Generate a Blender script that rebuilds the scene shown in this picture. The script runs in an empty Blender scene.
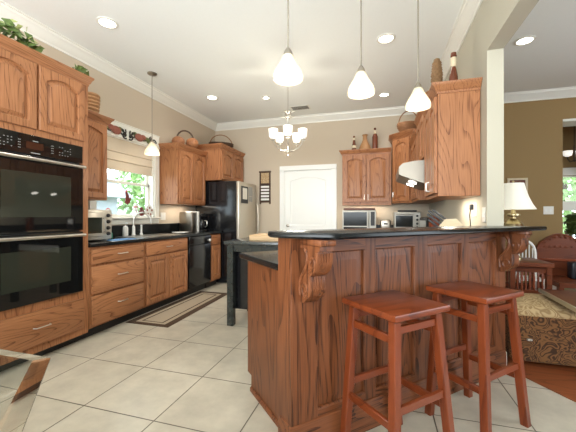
import bpy, bmesh, math, random
from mathutils import Vector, Matrix
random.seed(7)
PI = math.pi
S = bpy.context.scene
COL = S.collection

# ------------------------------------------------------------------ camera, light, exposure
H = 1.175
YAW = math.radians(16.4)
cam_d = bpy.data.cameras.new('camera')
cam_d.sensor_width = 36.0
cam_d.lens = 36.0 * 313.0 / 576.0
cam_d.clip_start = 0.05
cam = bpy.data.objects.new('camera', cam_d)
COL.objects.link(cam)
cam.location = (0, 0, H)
cam.rotation_euler = (PI / 2, 0, YAW)
S.camera = cam

S.view_settings.view_transform = 'Standard'
S.view_settings.look = 'None'
S.view_settings.exposure = 0.10
S.view_settings.gamma = 1.0
S.view_settings.use_curve_mapping = False
S.cycles.max_bounces = 8
S.cycles.diffuse_bounces = 5
S.cycles.caustics_reflective = False
S.cycles.caustics_refractive = False

W = bpy.data.worlds.new('daylight')
S.world = W
W.use_nodes = True
W.node_tree.nodes['Background'].inputs[0].default_value = (0.80, 0.91, 1.0, 1)
W.node_tree.nodes['Background'].inputs[1].default_value = 6.0


def area(name, loc, target, sx, sy, power, color, spread=PI):
    d = bpy.data.lights.new(name, 'AREA')
    d.shape = 'RECTANGLE'
    d.size = sx
    d.size_y = sy
    d.energy = power
    d.color = color
    d.spread = spread
    o = bpy.data.objects.new(name, d)
    COL.objects.link(o)
    o.location = loc
    v = Vector(target) - Vector(loc)
    o.rotation_euler = v.to_track_quat('-Z', 'Y').to_euler()
    return o


# an added uplight, then daylight from the living room and far room windows
area('added_ceiling_uplight', (-0.9, -1.7, 1.6), (-0.9, -0.9, 3.0), 3.6, 2.0, 330, (0.90, 0.96, 1.0))  # unseen lamp added behind the camera to brighten the ceiling
area('living_window_daylight', (4.5, 1.6, 1.5), (1.0, 2.6, 1.0), 2.6, 1.9, 18, (0.92, 0.97, 1.0))
area('far_room_daylight', (4.3, 7.2, 1.6), (3.0, 7.0, 1.0), 1.2, 1.2, 10, (0.95, 1.0, 1.0))

# ------------------------------------------------------------------ materials
def newmat(name):
    m = bpy.data.materials.new(name)
    m.use_nodes = True
    nt = m.node_tree
    return m, nt, nt.nodes['Principled BSDF']


def N(nt, t, **kw):
    n = nt.nodes.new(t)
    for k, v in kw.items():
        if k == 'inp':
            for i, val in v.items():
                n.inputs[i].default_value = val
        else:
            setattr(n, k, v)
    return n


def plain(name, col, rough=0.5, metal=0.0, noise=0.0, nscale=30.0, coat=0.0, bump=0.0, spec=0.5):
    m, nt, b = newmat(name)
    c4 = (*col, 1)
    b.inputs['Roughness'].default_value = rough
    b.inputs['Metallic'].default_value = metal
    b.inputs['Coat Weight'].default_value = coat
    b.inputs['Specular IOR Level'].default_value = spec
    tc = N(nt, 'ShaderNodeTexCoord')
    no = N(nt, 'ShaderNodeTexNoise', inp={'Scale': nscale, 'Detail': 3.0})
    nt.links.new(tc.outputs['Object'], no.inputs['Vector'])
    mx = N(nt, 'ShaderNodeMixRGB', inp={1: tuple(c * (1 - noise) for c in col) + (1,), 2: tuple(min(1, c * (1 + noise)) for c in col) + (1,)})
    nt.links.new(no.outputs['Fac'], mx.inputs[0])
    nt.links.new(mx.outputs[0], b.inputs['Base Color'])
    if bump:
        bp = N(nt, 'ShaderNodeBump', inp={'Strength': bump, 'Distance': 0.01})
        nt.links.new(no.outputs['Fac'], bp.inputs['Height'])
        nt.links.new(bp.outputs[0], b.inputs['Normal'])
    return m


def wood(name, light, dark, axis='Z', freq=22.0, rough=0.42, pores=0.7, stretch=0.065, figure=4.6, lo=0.30, coat=0.04):
    """grain: contour lines of a stretched noise, with fine dark pores along the grain"""
    m, nt, b = newmat(name)
    L = nt.links.new
    tc = N(nt, 'ShaderNodeTexCoord')
    oi = N(nt, 'ShaderNodeObjectInfo')
    off = N(nt, 'ShaderNodeVectorMath', operation='SCALE', inp={0: (13.1, 7.7, 5.3)})
    L(oi.outputs['Random'], off.inputs['Scale'])
    add = N(nt, 'ShaderNodeVectorMath', operation='ADD')
    L(tc.outputs['Object'], add.inputs[0])
    L(off.outputs[0], add.inputs[1])

    def scaled(a, s):
        v = {'X': (a, s, s), 'Y': (s, a, s), 'Z': (s, s, a)}[axis]
        mp = N(nt, 'ShaderNodeVectorMath', operation='MULTIPLY', inp={1: v})
        L(add.outputs[0], mp.inputs[0])
        return mp.outputs[0]
    n1 = N(nt, 'ShaderNodeTexNoise', inp={'Scale': 1.0, 'Detail': 1.0, 'Roughness': 0.35})
    L(scaled(figure * stretch * 2.2, figure), n1.inputs['Vector'])
    mul = N(nt, 'ShaderNodeMath', operation='MULTIPLY', inp={1: freq})
    L(n1.outputs['Fac'], mul.inputs[0])
    fr = N(nt, 'ShaderNodeMath', operation='FRACT')
    L(mul.outputs[0], fr.inputs[0])
    n2 = N(nt, 'ShaderNodeTexNoise', inp={'Scale': 1.0, 'Detail': 2.0})
    L(scaled(5.0, 160.0), n2.inputs['Vector'])
    r1 = N(nt, 'ShaderNodeValToRGB')
    r1.color_ramp.elements[0].position = 0.0
    r1.color_ramp.elements[0].color = (1, 1, 1, 1)
    r1.color_ramp.elements[1].position = lo
    r1.color_ramp.elements[1].color = (0.12, 0.12, 0.12, 1)
    e = r1.color_ramp.elements.new(0.95)
    e.color = (0.25, 0.25, 0.25, 1)
    L(fr.outputs[0], r1.inputs[0])
    r2 = N(nt, 'ShaderNodeMapRange', inp={1: 0.38, 2: 0.62, 3: 1.0, 4: 1.0 - pores})
    L(n2.outputs['Fac'], r2.inputs[0])
    ml = N(nt, 'ShaderNodeMath', operation='MULTIPLY')
    L(r1.outputs[0], ml.inputs[0])
    L(r2.outputs[0], ml.inputs[1])
    ad = N(nt, 'ShaderNodeMath', operation='MULTIPLY_ADD', inp={1: 0.16, 2: 0.0})
    L(r2.outputs[0], ad.inputs[0])
    sm = N(nt, 'ShaderNodeMath', operation='ADD', use_clamp=True)
    L(ml.outputs[0], sm.inputs[0])
    L(ad.outputs[0], sm.inputs[1])
    mx = N(nt, 'ShaderNodeMixRGB', inp={1: (*light, 1), 2: (*dark, 1)})
    L(sm.outputs[0], mx.inputs[0])
    # each board a slightly different tone
    vr = N(nt, 'ShaderNodeMapRange', inp={1: 0.0, 2: 1.0, 3: 0.90, 4: 1.08})
    L(oi.outputs['Random'], vr.inputs[0])
    hv = N(nt, 'ShaderNodeHueSaturation')
    L(vr.outputs[0], hv.inputs['Value'])
    L(mx.outputs[0], hv.inputs['Color'])
    L(hv.outputs[0], b.inputs['Base Color'])
    b.inputs['Roughness'].default_value = rough
    b.inputs['Specular IOR Level'].default_value = 0.32
    b.inputs['Coat Weight'].default_value = coat
    b.inputs['Coat Roughness'].default_value = 0.25
    bp = N(nt, 'ShaderNodeBump', inp={'Strength': 0.08, 'Distance': 0.002})
    L(n2.outputs['Fac'], bp.inputs['Height'])
    L(bp.outputs[0], b.inputs['Normal'])
    return m


OAK_L, OAK_D = (0.425, 0.184, 0.080), (0.13, 0.043, 0.015)
M = {}
M['oak'] = wood('oak_upright_grain', OAK_L, OAK_D, 'Z')
M['oak_x'] = wood('oak_level_grain', OAK_L, OAK_D, 'X')
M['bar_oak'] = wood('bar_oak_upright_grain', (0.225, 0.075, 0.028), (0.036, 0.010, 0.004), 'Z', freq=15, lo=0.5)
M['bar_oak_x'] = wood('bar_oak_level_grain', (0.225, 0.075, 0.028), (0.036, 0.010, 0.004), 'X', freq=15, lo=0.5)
M['cherry'] = wood('cherry_level_grain', (0.21, 0.045, 0.013), (0.10, 0.019, 0.006), 'X', freq=6, pores=0.4, rough=0.30, coat=0.12)
M['cherry_z'] = wood('cherry_upright_grain', (0.21, 0.045, 0.013), (0.10, 0.019, 0.006), 'Z', freq=6, pores=0.4, rough=0.34, coat=0.06)
M['darkwood'] = wood('mahogany_grain', (0.15, 0.038, 0.014), (0.05, 0.011, 0.005), 'X', freq=7, rough=0.35, coat=0.08)
M['woodfloor'] = wood('red_plank_floor', (0.30, 0.085, 0.03), (0.12, 0.03, 0.01), 'X', freq=10, rough=0.3, coat=0.3)
M['maple'] = wood('maple_grain', (0.66, 0.46, 0.27), (0.45, 0.28, 0.14), 'X', freq=6)
M['blockwood'] = plain('pale_block_wood', (0.66, 0.52, 0.32), 0.5, noise=0.1)
M['wall'] = plain('beige_paint', (0.545, 0.458, 0.35), 0.85, noise=0.02, nscale=90, bump=0.05)
M['wall_cool_lit'] = plain('beige_paint_cool_lit', (0.475, 0.445, 0.355), 0.85, noise=0.02, nscale=90, bump=0.05)  # the beige wall paint with dimmer, cooler daylight put into its colour
M['tan'] = plain('dark_tan_wall', (0.29, 0.19, 0.08), 0.85, noise=0.03, nscale=90, bump=0.05)  # darker and more saturated than the kitchen wall colour
M['white'] = plain('white_trim_paint', (0.78, 0.77, 0.70), 0.4, noise=0.01)
M['doorwhite'] = plain('white_door_paint', (0.82, 0.83, 0.80), 0.4, noise=0.01)
M['ceiling'] = plain('ceiling_paint', (0.84, 0.86, 0.83), 0.9, noise=0.02, nscale=60)
M['chrome'] = plain('brushed_chrome', (0.62, 0.60, 0.55), 0.28, 1.0)
M['appliance'] = plain('silver_appliance_enamel', (0.40, 0.38, 0.33), 0.4, 0.2)
M['steel'] = plain('stainless_steel', (0.48, 0.45, 0.40), 0.28, 1.0, noise=0.05)
M['hood_steel'] = plain('brushed_hood_steel', (0.27, 0.245, 0.205), 0.42, 0.9, noise=0.06, nscale=12)
M['fridge_steel'] = plain('warm_stainless_front', (0.60, 0.55, 0.46), 0.42, 0.75, noise=0.04, nscale=4)
M['nickel'] = plain('dark_nickel', (0.35, 0.31, 0.26), 0.3, 1.0)
M['brass'] = plain('brass', (0.55, 0.45, 0.26), 0.3, 1.0)
M['black'] = plain('black_enamel', (0.008, 0.008, 0.009), 0.12, noise=0.1)
M['ovenblack'] = plain('black_glass', (0.006, 0.006, 0.006), 0.04, noise=0.0, coat=0.6)
M['ovenwindow'] = plain('smoked_oven_window', (0.026, 0.028, 0.020), 0.03, coat=0.3, spec=0.5)
M['matblack'] = plain('matt_black', (0.012, 0.012, 0.012), 0.5, noise=0.1)
M['granite'] = plain('black_granite', (0.009, 0.010, 0.010), 0.22, noise=0.7, nscale=240, spec=0.25)
M['cartpaint'] = plain('black_green_paint', (0.016, 0.021, 0.020), 0.22, noise=0.15, coat=0.3)
M['greymark'] = plain('pale_grey_print', (0.35, 0.35, 0.33), 0.6)
M['darkwindow'] = plain('dark_appliance_window', (0.014, 0.016, 0.015), 0.12, spec=0.15)
M['display'] = plain('dark_red_display', (0.05, 0.018, 0.010), 0.1)
M['shadecloth'] = plain('beige_roman_shade', (0.62, 0.53, 0.41), 0.9, noise=0.05, nscale=200)
M['cream'] = plain('cream_enamel', (0.72, 0.70, 0.62), 0.4)
M['taupe'] = plain('taupe_metal', (0.50, 0.46, 0.38), 0.35, 0.4)
M['whiteplastic'] = plain('white_plastic', (0.78, 0.77, 0.73), 0.4)
M['red'] = plain('red_paint', (0.45, 0.03, 0.02), 0.4)
M['darkred'] = plain('dark_red_paint', (0.14, 0.02, 0.015), 0.4)
M['green'] = plain('green_plastic', (0.03, 0.25, 0.13), 0.4)
M['blue'] = plain('blue_cloth', (0.10, 0.25, 0.50), 0.8, noise=0.3)
M['iron'] = plain('wrought_iron', (0.02, 0.015, 0.012), 0.6)
M['leafgreen'] = plain('ornament_leaf_green', (0.12, 0.15, 0.05), 0.6)
M['rose'] = plain('ornament_flower_red', (0.28, 0.09, 0.06), 0.6, noise=0.3)
M['gourd'] = plain('orange_brown_wicker', (0.32, 0.13, 0.05), 0.55, noise=0.35, nscale=60, bump=0.4)
M['twig'] = plain('dark_twig', (0.06, 0.03, 0.015), 0.7, noise=0.4, nscale=70)
M['wicker'] = plain('brown_wicker', (0.26, 0.12, 0.05), 0.7, noise=0.5, nscale=110, bump=0.6)
M['pod'] = plain('brown_pod', (0.22, 0.12, 0.05), 0.7, noise=0.6, nscale=110, bump=0.8)
M['bottle'] = plain('brown_bottle', (0.13, 0.035, 0.015), 0.25, noise=0.3)
M['cork'] = plain('cream_label', (0.62, 0.52, 0.36), 0.6, noise=0.1)
M['raffia'] = plain('tan_bottle', (0.33, 0.17, 0.07), 0.6, noise=0.3, nscale=80)
M['outlet'] = plain('outlet_plastic', (0.75, 0.73, 0.67), 0.4)
M['rug_dark'] = plain('rug_dark_brown', (0.060, 0.032, 0.015), 0.95, noise=0.3, nscale=300)
M['rug_light'] = plain('rug_taupe', (0.36, 0.29, 0.205), 0.95, noise=0.25, nscale=300)
M['cushion'] = plain('dark_cushion', (0.012, 0.013, 0.018), 0.3)
M['blue_sheen'] = plain('pale_blue_sheen', (0.55, 0.68, 0.85), 0.4)
M['siding'] = plain('grey_siding', (0.42, 0.44, 0.50), 0.8, noise=0.1)
M['lawn'] = plain('lawn_green', (0.10, 0.17, 0.05), 0.9, noise=0.4, nscale=8)
M['leaf'] = plain('tree_leaf', (0.38, 0.55, 0.24), 0.6, noise=0.5, nscale=3)
M['ivy'] = plain('ivy_leaf', (0.10, 0.15, 0.035), 0.5, noise=0.6, nscale=40)
M['ivy_pale'] = plain('pale_ivy_leaf', (0.36, 0.40, 0.14), 0.5, noise=0.3, nscale=40)
M['bark'] = plain('bark', (0.10, 0.06, 0.04), 0.9, noise=0.4)
M['sofawhite'] = plain('white_upholstery', (0.75, 0.76, 0.74), 0.8, noise=0.03)
M['lr_rug'] = plain('dusty_pink_rug', (0.42, 0.28, 0.22), 0.95, noise=0.2, nscale=100)


def emis(name, col, strength, base=(0.9, 0.88, 0.82)):
    m, nt, b = newmat(name)
    b.inputs['Base Color'].default_value = (*base, 1)
    b.inputs['Roughness'].default_value = 0.35
    b.inputs['Emission Color'].default_value = (*col, 1)
    b.inputs['Emission Strength'].default_value = strength
    return m


M['can_light'] = emis('lit_lens', (1.0, 0.95, 0.85), 9.0)
M['bulb'] = emis('lit_bulb', (1.0, 0.90, 0.72), 3.5)

def frosted():
    m, nt, b = newmat('frosted_lit_glass')
    L = nt.links.new
    b.inputs['Base Color'].default_value = (0.74, 0.69, 0.57, 1)
    b.inputs['Roughness'].default_value = 0.3
    b.inputs['Emission Color'].default_value = (1.0, 0.88, 0.70, 1)
    b.inputs['Emission Strength'].default_value = 0.05
    t = N(nt, 'ShaderNodeBsdfTranslucent', inp={0: (0.9, 0.85, 0.74, 1)})
    r = N(nt, 'ShaderNodeBsdfTransparent', inp={0: (0.95, 0.92, 0.85, 1)})
    a1 = N(nt, 'ShaderNodeMixShader', inp={0: 0.35})
    a2 = N(nt, 'ShaderNodeMixShader', inp={0: 0.30})
    L(b.outputs[0], a1.inputs[1])
    L(t.outputs[0], a1.inputs[2])
    L(a1.outputs[0], a2.inputs[1])
    L(r.outputs[0], a2.inputs[2])
    L(a2.outputs[0], nt.nodes['Material Output'].inputs[0])
    return m


M['frosted'] = frosted()
M['opal'] = emis('opal_lit_glass', (1.0, 0.95, 0.86), 0.7, (0.9, 0.88, 0.82))
M['lampshade'] = emis('cream_lamp_shade', (1.0, 0.96, 0.82), 0.22, (0.78, 0.76, 0.66))


def glass(name, col, rough=0.0, ior=1.45):
    m, nt, b = newmat(name)
    b.inputs['Base Color'].default_value = (*col, 1)
    b.inputs['Transmission Weight'].default_value = 1.0
    b.inputs['Roughness'].default_value = rough
    b.inputs['IOR'].default_value = ior
    return m


M['tableglass'] = glass('clear_table_glass', (0.93, 0.97, 0.95))


def pane_mat():
    m, nt, b = newmat('window_glass')
    nt.nodes.remove(b)
    o = nt.nodes['Material Output']
    t = N(nt, 'ShaderNodeBsdfTransparent', inp={0: (0.96, 0.98, 0.97, 1)})
    g = N(nt, 'ShaderNodeBsdfGlossy', inp={'Roughness': 0.02})
    mx = N(nt, 'ShaderNodeMixShader', inp={0: 0.05})
    nt.links.new(t.outputs[0], mx.inputs[1])
    nt.links.new(g.outputs[0], mx.inputs[2])
    nt.links.new(mx.outputs[0], o.inputs[0])
    return m


M['pane'] = pane_mat()


def tile_mat():
    m, nt, b = newmat('beige_floor_tile')
    L = nt.links.new
    tc = N(nt, 'ShaderNodeTexCoord')
    mp = N(nt, 'ShaderNodeMapping', inp={1: (1.245 + 0.515 * 20, -2.019 + 0.515 * 20, 0)})
    L(tc.outputs['Object'], mp.inputs[0])
    br = N(nt, 'ShaderNodeTexBrick', offset=0.0, squash=1.0)
    br.inputs['Scale'].default_value = 1.0
    br.inputs['Mortar Size'].default_value = 0.0042
    br.inputs['Mortar Smooth'].default_value = 0.2
    br.inputs['Brick Width'].default_value = 0.515
    br.inputs['Row Height'].default_value = 0.515
    br.inputs['Color1'].default_value = (0.54, 0.49, 0.395, 1)
    br.inputs['Color2'].default_value = (0.505, 0.455, 0.36, 1)
    br.inputs['Mortar'].default_value = (0.105, 0.085, 0.06, 1)
    L(mp.outputs[0], br.inputs['Vector'])
    no = N(nt, 'ShaderNodeTexNoise', inp={'Scale': 5.0, 'Detail': 6.0, 'Roughness': 0.6})
    L(tc.outputs['Object'], no.inputs['Vector'])
    mr = N(nt, 'ShaderNodeMapRange', inp={1: 0.3, 2: 0.7, 3: 0.80, 4: 1.08})
    L(no.outputs['Fac'], mr.inputs[0])
    hs = N(nt, 'ShaderNodeHueSaturation')
    L(br.outputs['Color'], hs.inputs['Color'])
    L(mr.outputs[0], hs.inputs['Value'])
    L(hs.outputs[0], b.inputs['Base Color'])
    b.inputs['Roughness'].default_value = 0.32
    bp = N(nt, 'ShaderNodeBump', inp={'Strength': 0.4, 'Distance': 0.003})
    bp.invert = True
    L(br.outputs['Fac'], bp.inputs['Height'])
    L(bp.outputs[0], b.inputs['Normal'])
    return m


M['tile'] = tile_mat()


def swirl_mat(name, a, c, scale, dist=4.0):
    m, nt, b = newmat(name)
    L = nt.links.new
    tc = N(nt, 'ShaderNodeTexCoord')
    no = N(nt, 'ShaderNodeTexNoise', inp={'Scale': scale, 'Detail': 0.5, 'Distortion': dist * 0.4})
    L(tc.outputs['Object'], no.inputs['Vector'])
    mu = N(nt, 'ShaderNodeMath', operation='MULTIPLY', inp={1: 7.0})
    L(no.outputs['Fac'], mu.inputs[0])
    fr = N(nt, 'ShaderNodeMath', operation='PINGPONG', inp={1: 0.5})
    L(mu.outputs[0], fr.inputs[0])
    r = N(nt, 'ShaderNodeValToRGB')
    r.color_ramp.elements[0].position = 0.12
    r.color_ramp.elements[0].color = (*a, 1)
    r.color_ramp.elements[1].position = 0.35
    r.color_ramp.elements[1].color = (*c, 1)
    L(fr.outputs[0], r.inputs[0])
    L(r.outputs[0], b.inputs['Base Color'])
    b.inputs['Roughness'].default_value = 0.85
    return m


M['swirl'] = swirl_mat('brown_swirl_fabric', (0.045, 0.017, 0.006), (0.19, 0.085, 0.026), 11.0)
M['swirl_top'] = swirl_mat('cream_swirl_fabric', (0.30, 0.19, 0.085), (0.50, 0.36, 0.19), 9.0)
M['painting'] = swirl_mat('small_print', (0.30, 0.16, 0.06), (0.55, 0.42, 0.25), 14.0)


# ------------------------------------------------------------------ mesh helpers
class MB:
    def __init__(s):
        s.bm = bmesh.new()
        s.mi = 0
        s.X = Matrix.Identity(4)

    def _v(s, p):
        return s.bm.verts.new(s.X @ Vector(p))

    def _f(s, vs):
        try:
            f = s.bm.faces.new(vs)
            f.material_index = s.mi
            return f
        except ValueError:
            return None

    def box(s, x0, x1, y0, y1, z0, z1, bev=0.0, seg=1):
        if x1 < x0: x0, x1 = x1, x0
        if y1 < y0: y0, y1 = y1, y0
        if z1 < z0: z0, z1 = z1, z0
        v = [s._v((x, y, z)) for z in (z0, z1) for y in (y0, y1) for x in (x0, x1)]
        fs = [s._f([v[i] for i in q]) for q in ((0, 2, 3, 1), (4, 5, 7, 6), (0, 1, 5, 4), (1, 3, 7, 5), (3, 2, 6, 7), (2, 0, 4, 6))]
        if bev > 0:
            ed = list({e for f in fs for e in f.edges})
            r = bmesh.ops.bevel(s.bm, geom=ed, offset=bev, segments=seg, affect='EDGES', profile=0.5)
            for f in r['faces']:
                f.material_index = s.mi
        return s

    def obox(s, p0, p1, w, t, up=(0, 0, 1), bev=0.0):
        """a bar of section w x t from p0 to p1"""
        p0, p1 = Vector(p0), Vector(p1)
        d = (p1 - p0)
        l = d.length
        d.normalize()
        u = Vector(up)
        a = d.cross(u)
        if a.length < 1e-5:
            a = d.cross(Vector((1, 0, 0)))
        a.normalize()
        c = a.cross(d)
        old = s.X
        s.X = old @ Matrix(((a.x, c.x, d.x, p0.x), (a.y, c.y, d.y, p0.y), (a.z, c.z, d.z, p0.z), (0, 0, 0, 1)))
        s.box(-w / 2, w / 2, -t / 2, t / 2, 0, l, bev)
        s.X = old
        return s

    def loft(s, rings, closed=True, cap0=True, cap1=True):
        R = [[s._v(p) for p in r] for r in rings]
        n = len(R[0])
        for a, b in zip(R[:-1], R[1:]):
            for i in range(n if closed else n - 1):
                j = (i + 1) % n
                s._f([a[i], a[j], b[j], b[i]])
        if closed and cap0:
            s._f(list(reversed(R[0])))
        if closed and cap1:
            s._f(R[-1])
        return s

    def lathe(s, prof, c=(0, 0, 0), n=20, axis='Z'):
        rings = []
        for r, z in prof:
            ring = []
            for i in range(n):
                a = 2 * PI * i / n
                x, y = max(r, 1e-4) * math.cos(a), max(r, 1e-4) * math.sin(a)
                p = {'Z': (x, y, z), 'X': (z, x, y), 'Y': (y, z, x)}[axis]
                ring.append((c[0] + p[0], c[1] + p[1], c[2] + p[2]))
            rings.append(ring)
        return s.loft(rings)

    def cyl(s, p0, p1, r0, r1=None, n=14):
        return s.tube([p0, p1], [r0, r0 if r1 is None else r1], n)

    def tube(s, pts, r, n=8, closed=False):
        P = [Vector(p) for p in pts]
        m = len(P)
        rr = r if isinstance(r, (list, tuple)) else [r] * m
        rings = []
        prev = None
        for i in range(m):
            if closed:
                t = P[(i + 1) % m] - P[i - 1]
            else:
                t = P[min(i + 1, m - 1)] - P[max(i - 1, 0)]
            t.normalize()
            if prev is None:
                a = t.cross(Vector((0, 0, 1)))
                if a.length < 1e-3:
                    a = t.cross(Vector((1, 0, 0)))
            else:
                a = prev - t * prev.dot(t)
            a.normalize()
            prev = a.copy()
            b = t.cross(a)
            rings.append([P[i] + (a * math.cos(2 * PI * k / n) + b * math.sin(2 * PI * k / n)) * rr[i] for k in range(n)])
        if closed:
            rings.append(rings[0])
            return s.loft(rings, cap0=False, cap1=False)
        return s.loft(rings)

    def sphere(s, c, r, n=14, m=9):
        rx, ry, rz = (r, r, r) if not isinstance(r, (tuple, list)) else r
        rings = []
        for j in range(m):
            t = -PI / 2 + PI * (j + 0.02) / (m - 1 + 0.04)
            rings.append([(c[0] + rx * math.cos(t) * math.cos(2 * PI * i / n), c[1] + ry * math.cos(t) * math.sin(2 * PI * i / n), c[2] + rz * math.sin(t)) for i in range(n)])
        return s.loft(rings)

    def prism(s, poly, z0, z1, plane='XY'):
        def P(p, z):
            return {'XY': (p[0], p[1], z), 'YZ': (z, p[0], p[1]), 'XZ': (p[0], z, p[1])}[plane]
        return s.loft([[P(p, z0) for p in poly], [P(p, z1) for p in poly]])

    def slab(s, poly, z0, z1, r=0.006):
        """a flat top with eased edges"""
        def ins(d):
            out = []
            n = len(poly)
            area2 = sum(poly[i][0] * poly[(i + 1) % n][1] - poly[(i + 1) % n][0] * poly[i][1] for i in range(n))
            sg = 1 if area2 > 0 else -1
            for i in range(n):
                a, b, c = Vector(poly[i - 1]), Vector(poly[i]), Vector(poly[(i + 1) % n])
                d1, d2 = (b - a).normalized(), (c - b).normalized()
                n1, n2 = Vector((-d1.y, d1.x)) * sg, Vector((-d2.y, d2.x)) * sg
                m = (n1 + n2)
                m = m / max(0.3, m.dot(n1)) if m.length > 1e-6 else n1
                out.append(b + m * d)
            return out
        rings = []
        for d, z in ((r, z0), (0, z0 + r), (0, z1 - r), (r * 0.3, z1 - r * 0.3), (r, z1)):
            rings.append([(p.x, p.y, z) for p in ins(d)])
        return s.loft(rings)

    def sweep(s, path, prof, closed=False, flip=1):
        """profile (out, z) swept along a plan path with mitred corners; out is to the right of the path (times flip)"""
        n = len(path)
        P = [Vector((p[0], p[1])) for p in path]
        z = path[0][2] if len(path[0]) > 2 else 0
        rings = []
        for i in range(n):
            d1 = (P[i] - P[i - 1]).normalized() if (i > 0 or closed) else None
            d2 = (P[(i + 1) % n] - P[i]).normalized() if (i < n - 1 or closed) else None
            if d1 is None: d1 = d2
            if d2 is None: d2 = d1
            n1, n2 = Vector((d1.y, -d1.x)) * flip, Vector((d2.y, -d2.x)) * flip
            m = n1 + n2
            m = m / max(0.2, m.dot(n1))
            rings.append([(P[i].x + m.x * o, P[i].y + m.y * o, z + q) for o, q in prof])
        if closed:
            rings.append(rings[0])
        return s.loft(rings, closed=True, cap0=not closed, cap1=not closed)

    def build(s, name, mat, parent=None, smooth=40, loc=None):
        bmesh.ops.recalc_face_normals(s.bm, faces=s.bm.faces[:])
        me = bpy.data.meshes.new(name)
        s.bm.to_mesh(me)
        s.bm.free()
        for m in (mat if isinstance(mat, (list, tuple)) else [mat]):
            me.materials.append(M[m] if isinstance(m, str) else m)
        if smooth:
            me.polygons.foreach_set('use_smooth', [True] * len(me.polygons))
            me.set_sharp_from_angle(angle=math.radians(smooth))
        o = bpy.data.objects.new(name, me)
        COL.objects.link(o)
        if parent is not None:
            o.parent = parent
        if loc:
            o.location = loc
        return o


def tag(o, label=None, cat=None, group=None, kind=None):
    if label: o['label'] = label
    if cat: o['category'] = cat
    if group: o['group'] = group
    if kind: o['kind'] = kind
    return o


def thing(name, label, cat, loc=(0, 0, 0), rot=0.0, group=None):
    o = bpy.data.objects.new(name, None)
    o.empty_display_size = 0.1
    COL.objects.link(o)
    o.location = loc
    o.rotation_euler = (0, 0, math.radians(rot))
    return tag(o, label, cat, group)


def copy_tree(o, loc=None, label=None, parent=None):
    c = o.copy()
    COL.objects.link(c)
    if parent is not None:
        c.parent = parent
    if loc: c.location = loc
    if label: c['label'] = label
    for ch in list(o.children):
        copy_tree(ch, parent=c)
    return c


def struct(o, label=None, cat=None):
    return tag(o, label, cat, kind='structure')


# ------------------------------------------------------------------ the shell
XL, XR, XR2, YB, YF, ZC = -3.28, 0.805, 0.92, 5.81, -3.0, 3.06
XE, YLF = 4.7, 5.65           # living room: right wall and far wall
WY0, WY1, WZ0, WZ1 = 2.95, 3.97, 1.155, 2.20   # window hole

b = MB()
b.box(XL - 0.15, XE + 0.15, YF - 0.15, 9.2, -0.12, 0.0)
struct(b.build('floor', 'tile', smooth=0), 'large square beige ceramic tiles with dark grout laid through the kitchen', 'floor')
# living room planks lie over the slab, edge runs diagonally from the wall end
b = MB()
b.prism([(0.93, 2.80), (1.019, 2.657), (1.60, 1.76), (3.6, -1.3), (XE - 0.01, -1.3), (XE - 0.01, 9.0), (0.93, 9.0)], 0.0005, 0.006)
struct(b.build('floor_planks', 'woodfloor', smooth=0), 'dark red wood plank floor of the living room', 'floor')
b = MB()
b.box(XL - 0.15, XE + 0.15, YF - 0.15, 9.2, ZC, ZC + 0.1)
struct(b.build('ceiling', 'ceiling', smooth=0), 'pale flat ceiling over kitchen and living room', 'ceiling')

b = MB()
T = 0.14
b.box(XL - T, XL, YF, WY0, 0, ZC)
b.box(XL - T, XL, WY1, YB + T, 0, ZC)
b.box(XL - T, XL, WY0, WY1, 0, WZ0)
b.box(XL - T, XL, WY0, WY1, WZ1, ZC)
struct(b.build('wall_left', 'wall', smooth=0), 'beige painted wall behind the ovens, sink and window', 'wall')
b = MB()
DX0, DX1, DZ = -1.785, -0.86, 2.05
b.box(XL, DX0, YB, YB + T, 0, ZC)
b.box(DX1, XR, YB, YB + T, 0, ZC)
b.box(DX0, DX1, YB, YB + T, DZ, ZC)
struct(b.build('wall_back', 'wall', smooth=0), 'beige painted wall around the white door', 'wall')
b = MB()
b.box(XR, XR2, 2.8, YB + T, 0, ZC)
b.box(XR, XR2, YF, 2.8, 2.475, ZC)
struct(b.build('wall_right', 'wall_cool_lit', smooth=0), 'beige partition wall with wide opening over the bar', 'wall')
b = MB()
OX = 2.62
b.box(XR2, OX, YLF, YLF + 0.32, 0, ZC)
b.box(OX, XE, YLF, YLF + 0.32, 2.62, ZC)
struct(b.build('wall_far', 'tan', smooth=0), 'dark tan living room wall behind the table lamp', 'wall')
b = MB()
b.box(OX - 0.0, XE, YLF - 0.012, YLF + 0.33, 2.585, 2.619)
struct(b.build('trim_1', 'white', smooth=0), 'white casing lining the tall opening in the tan wall', 'trim')
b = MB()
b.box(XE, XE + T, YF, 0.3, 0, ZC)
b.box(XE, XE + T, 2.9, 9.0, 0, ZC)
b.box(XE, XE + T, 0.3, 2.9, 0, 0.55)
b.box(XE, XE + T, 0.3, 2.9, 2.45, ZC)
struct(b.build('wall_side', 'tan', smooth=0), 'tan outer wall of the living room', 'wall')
b = MB()
b.box(XL, -2.9, YF - T, YF, 0, ZC)
b.box(1.3, XE, YF - T, YF, 0, ZC)
b.box(-2.9, 1.3, YF - T, YF, 2.3, ZC)
b.box(-2.9, 1.3, YF - T, YF, 0, 1.0)
struct(b.build('wall_rear', 'wall', smooth=0), 'beige wall behind the viewer with wide windows', 'wall')
# far room beyond the opening
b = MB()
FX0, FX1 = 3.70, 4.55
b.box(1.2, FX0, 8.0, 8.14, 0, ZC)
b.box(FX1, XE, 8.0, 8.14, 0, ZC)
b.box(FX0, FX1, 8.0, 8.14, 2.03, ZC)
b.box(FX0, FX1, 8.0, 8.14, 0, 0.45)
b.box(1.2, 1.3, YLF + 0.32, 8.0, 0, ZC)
struct(b.build('wall_end', 'tan', smooth=0), 'dark tan wall of the far room around its window', 'wall')

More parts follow.
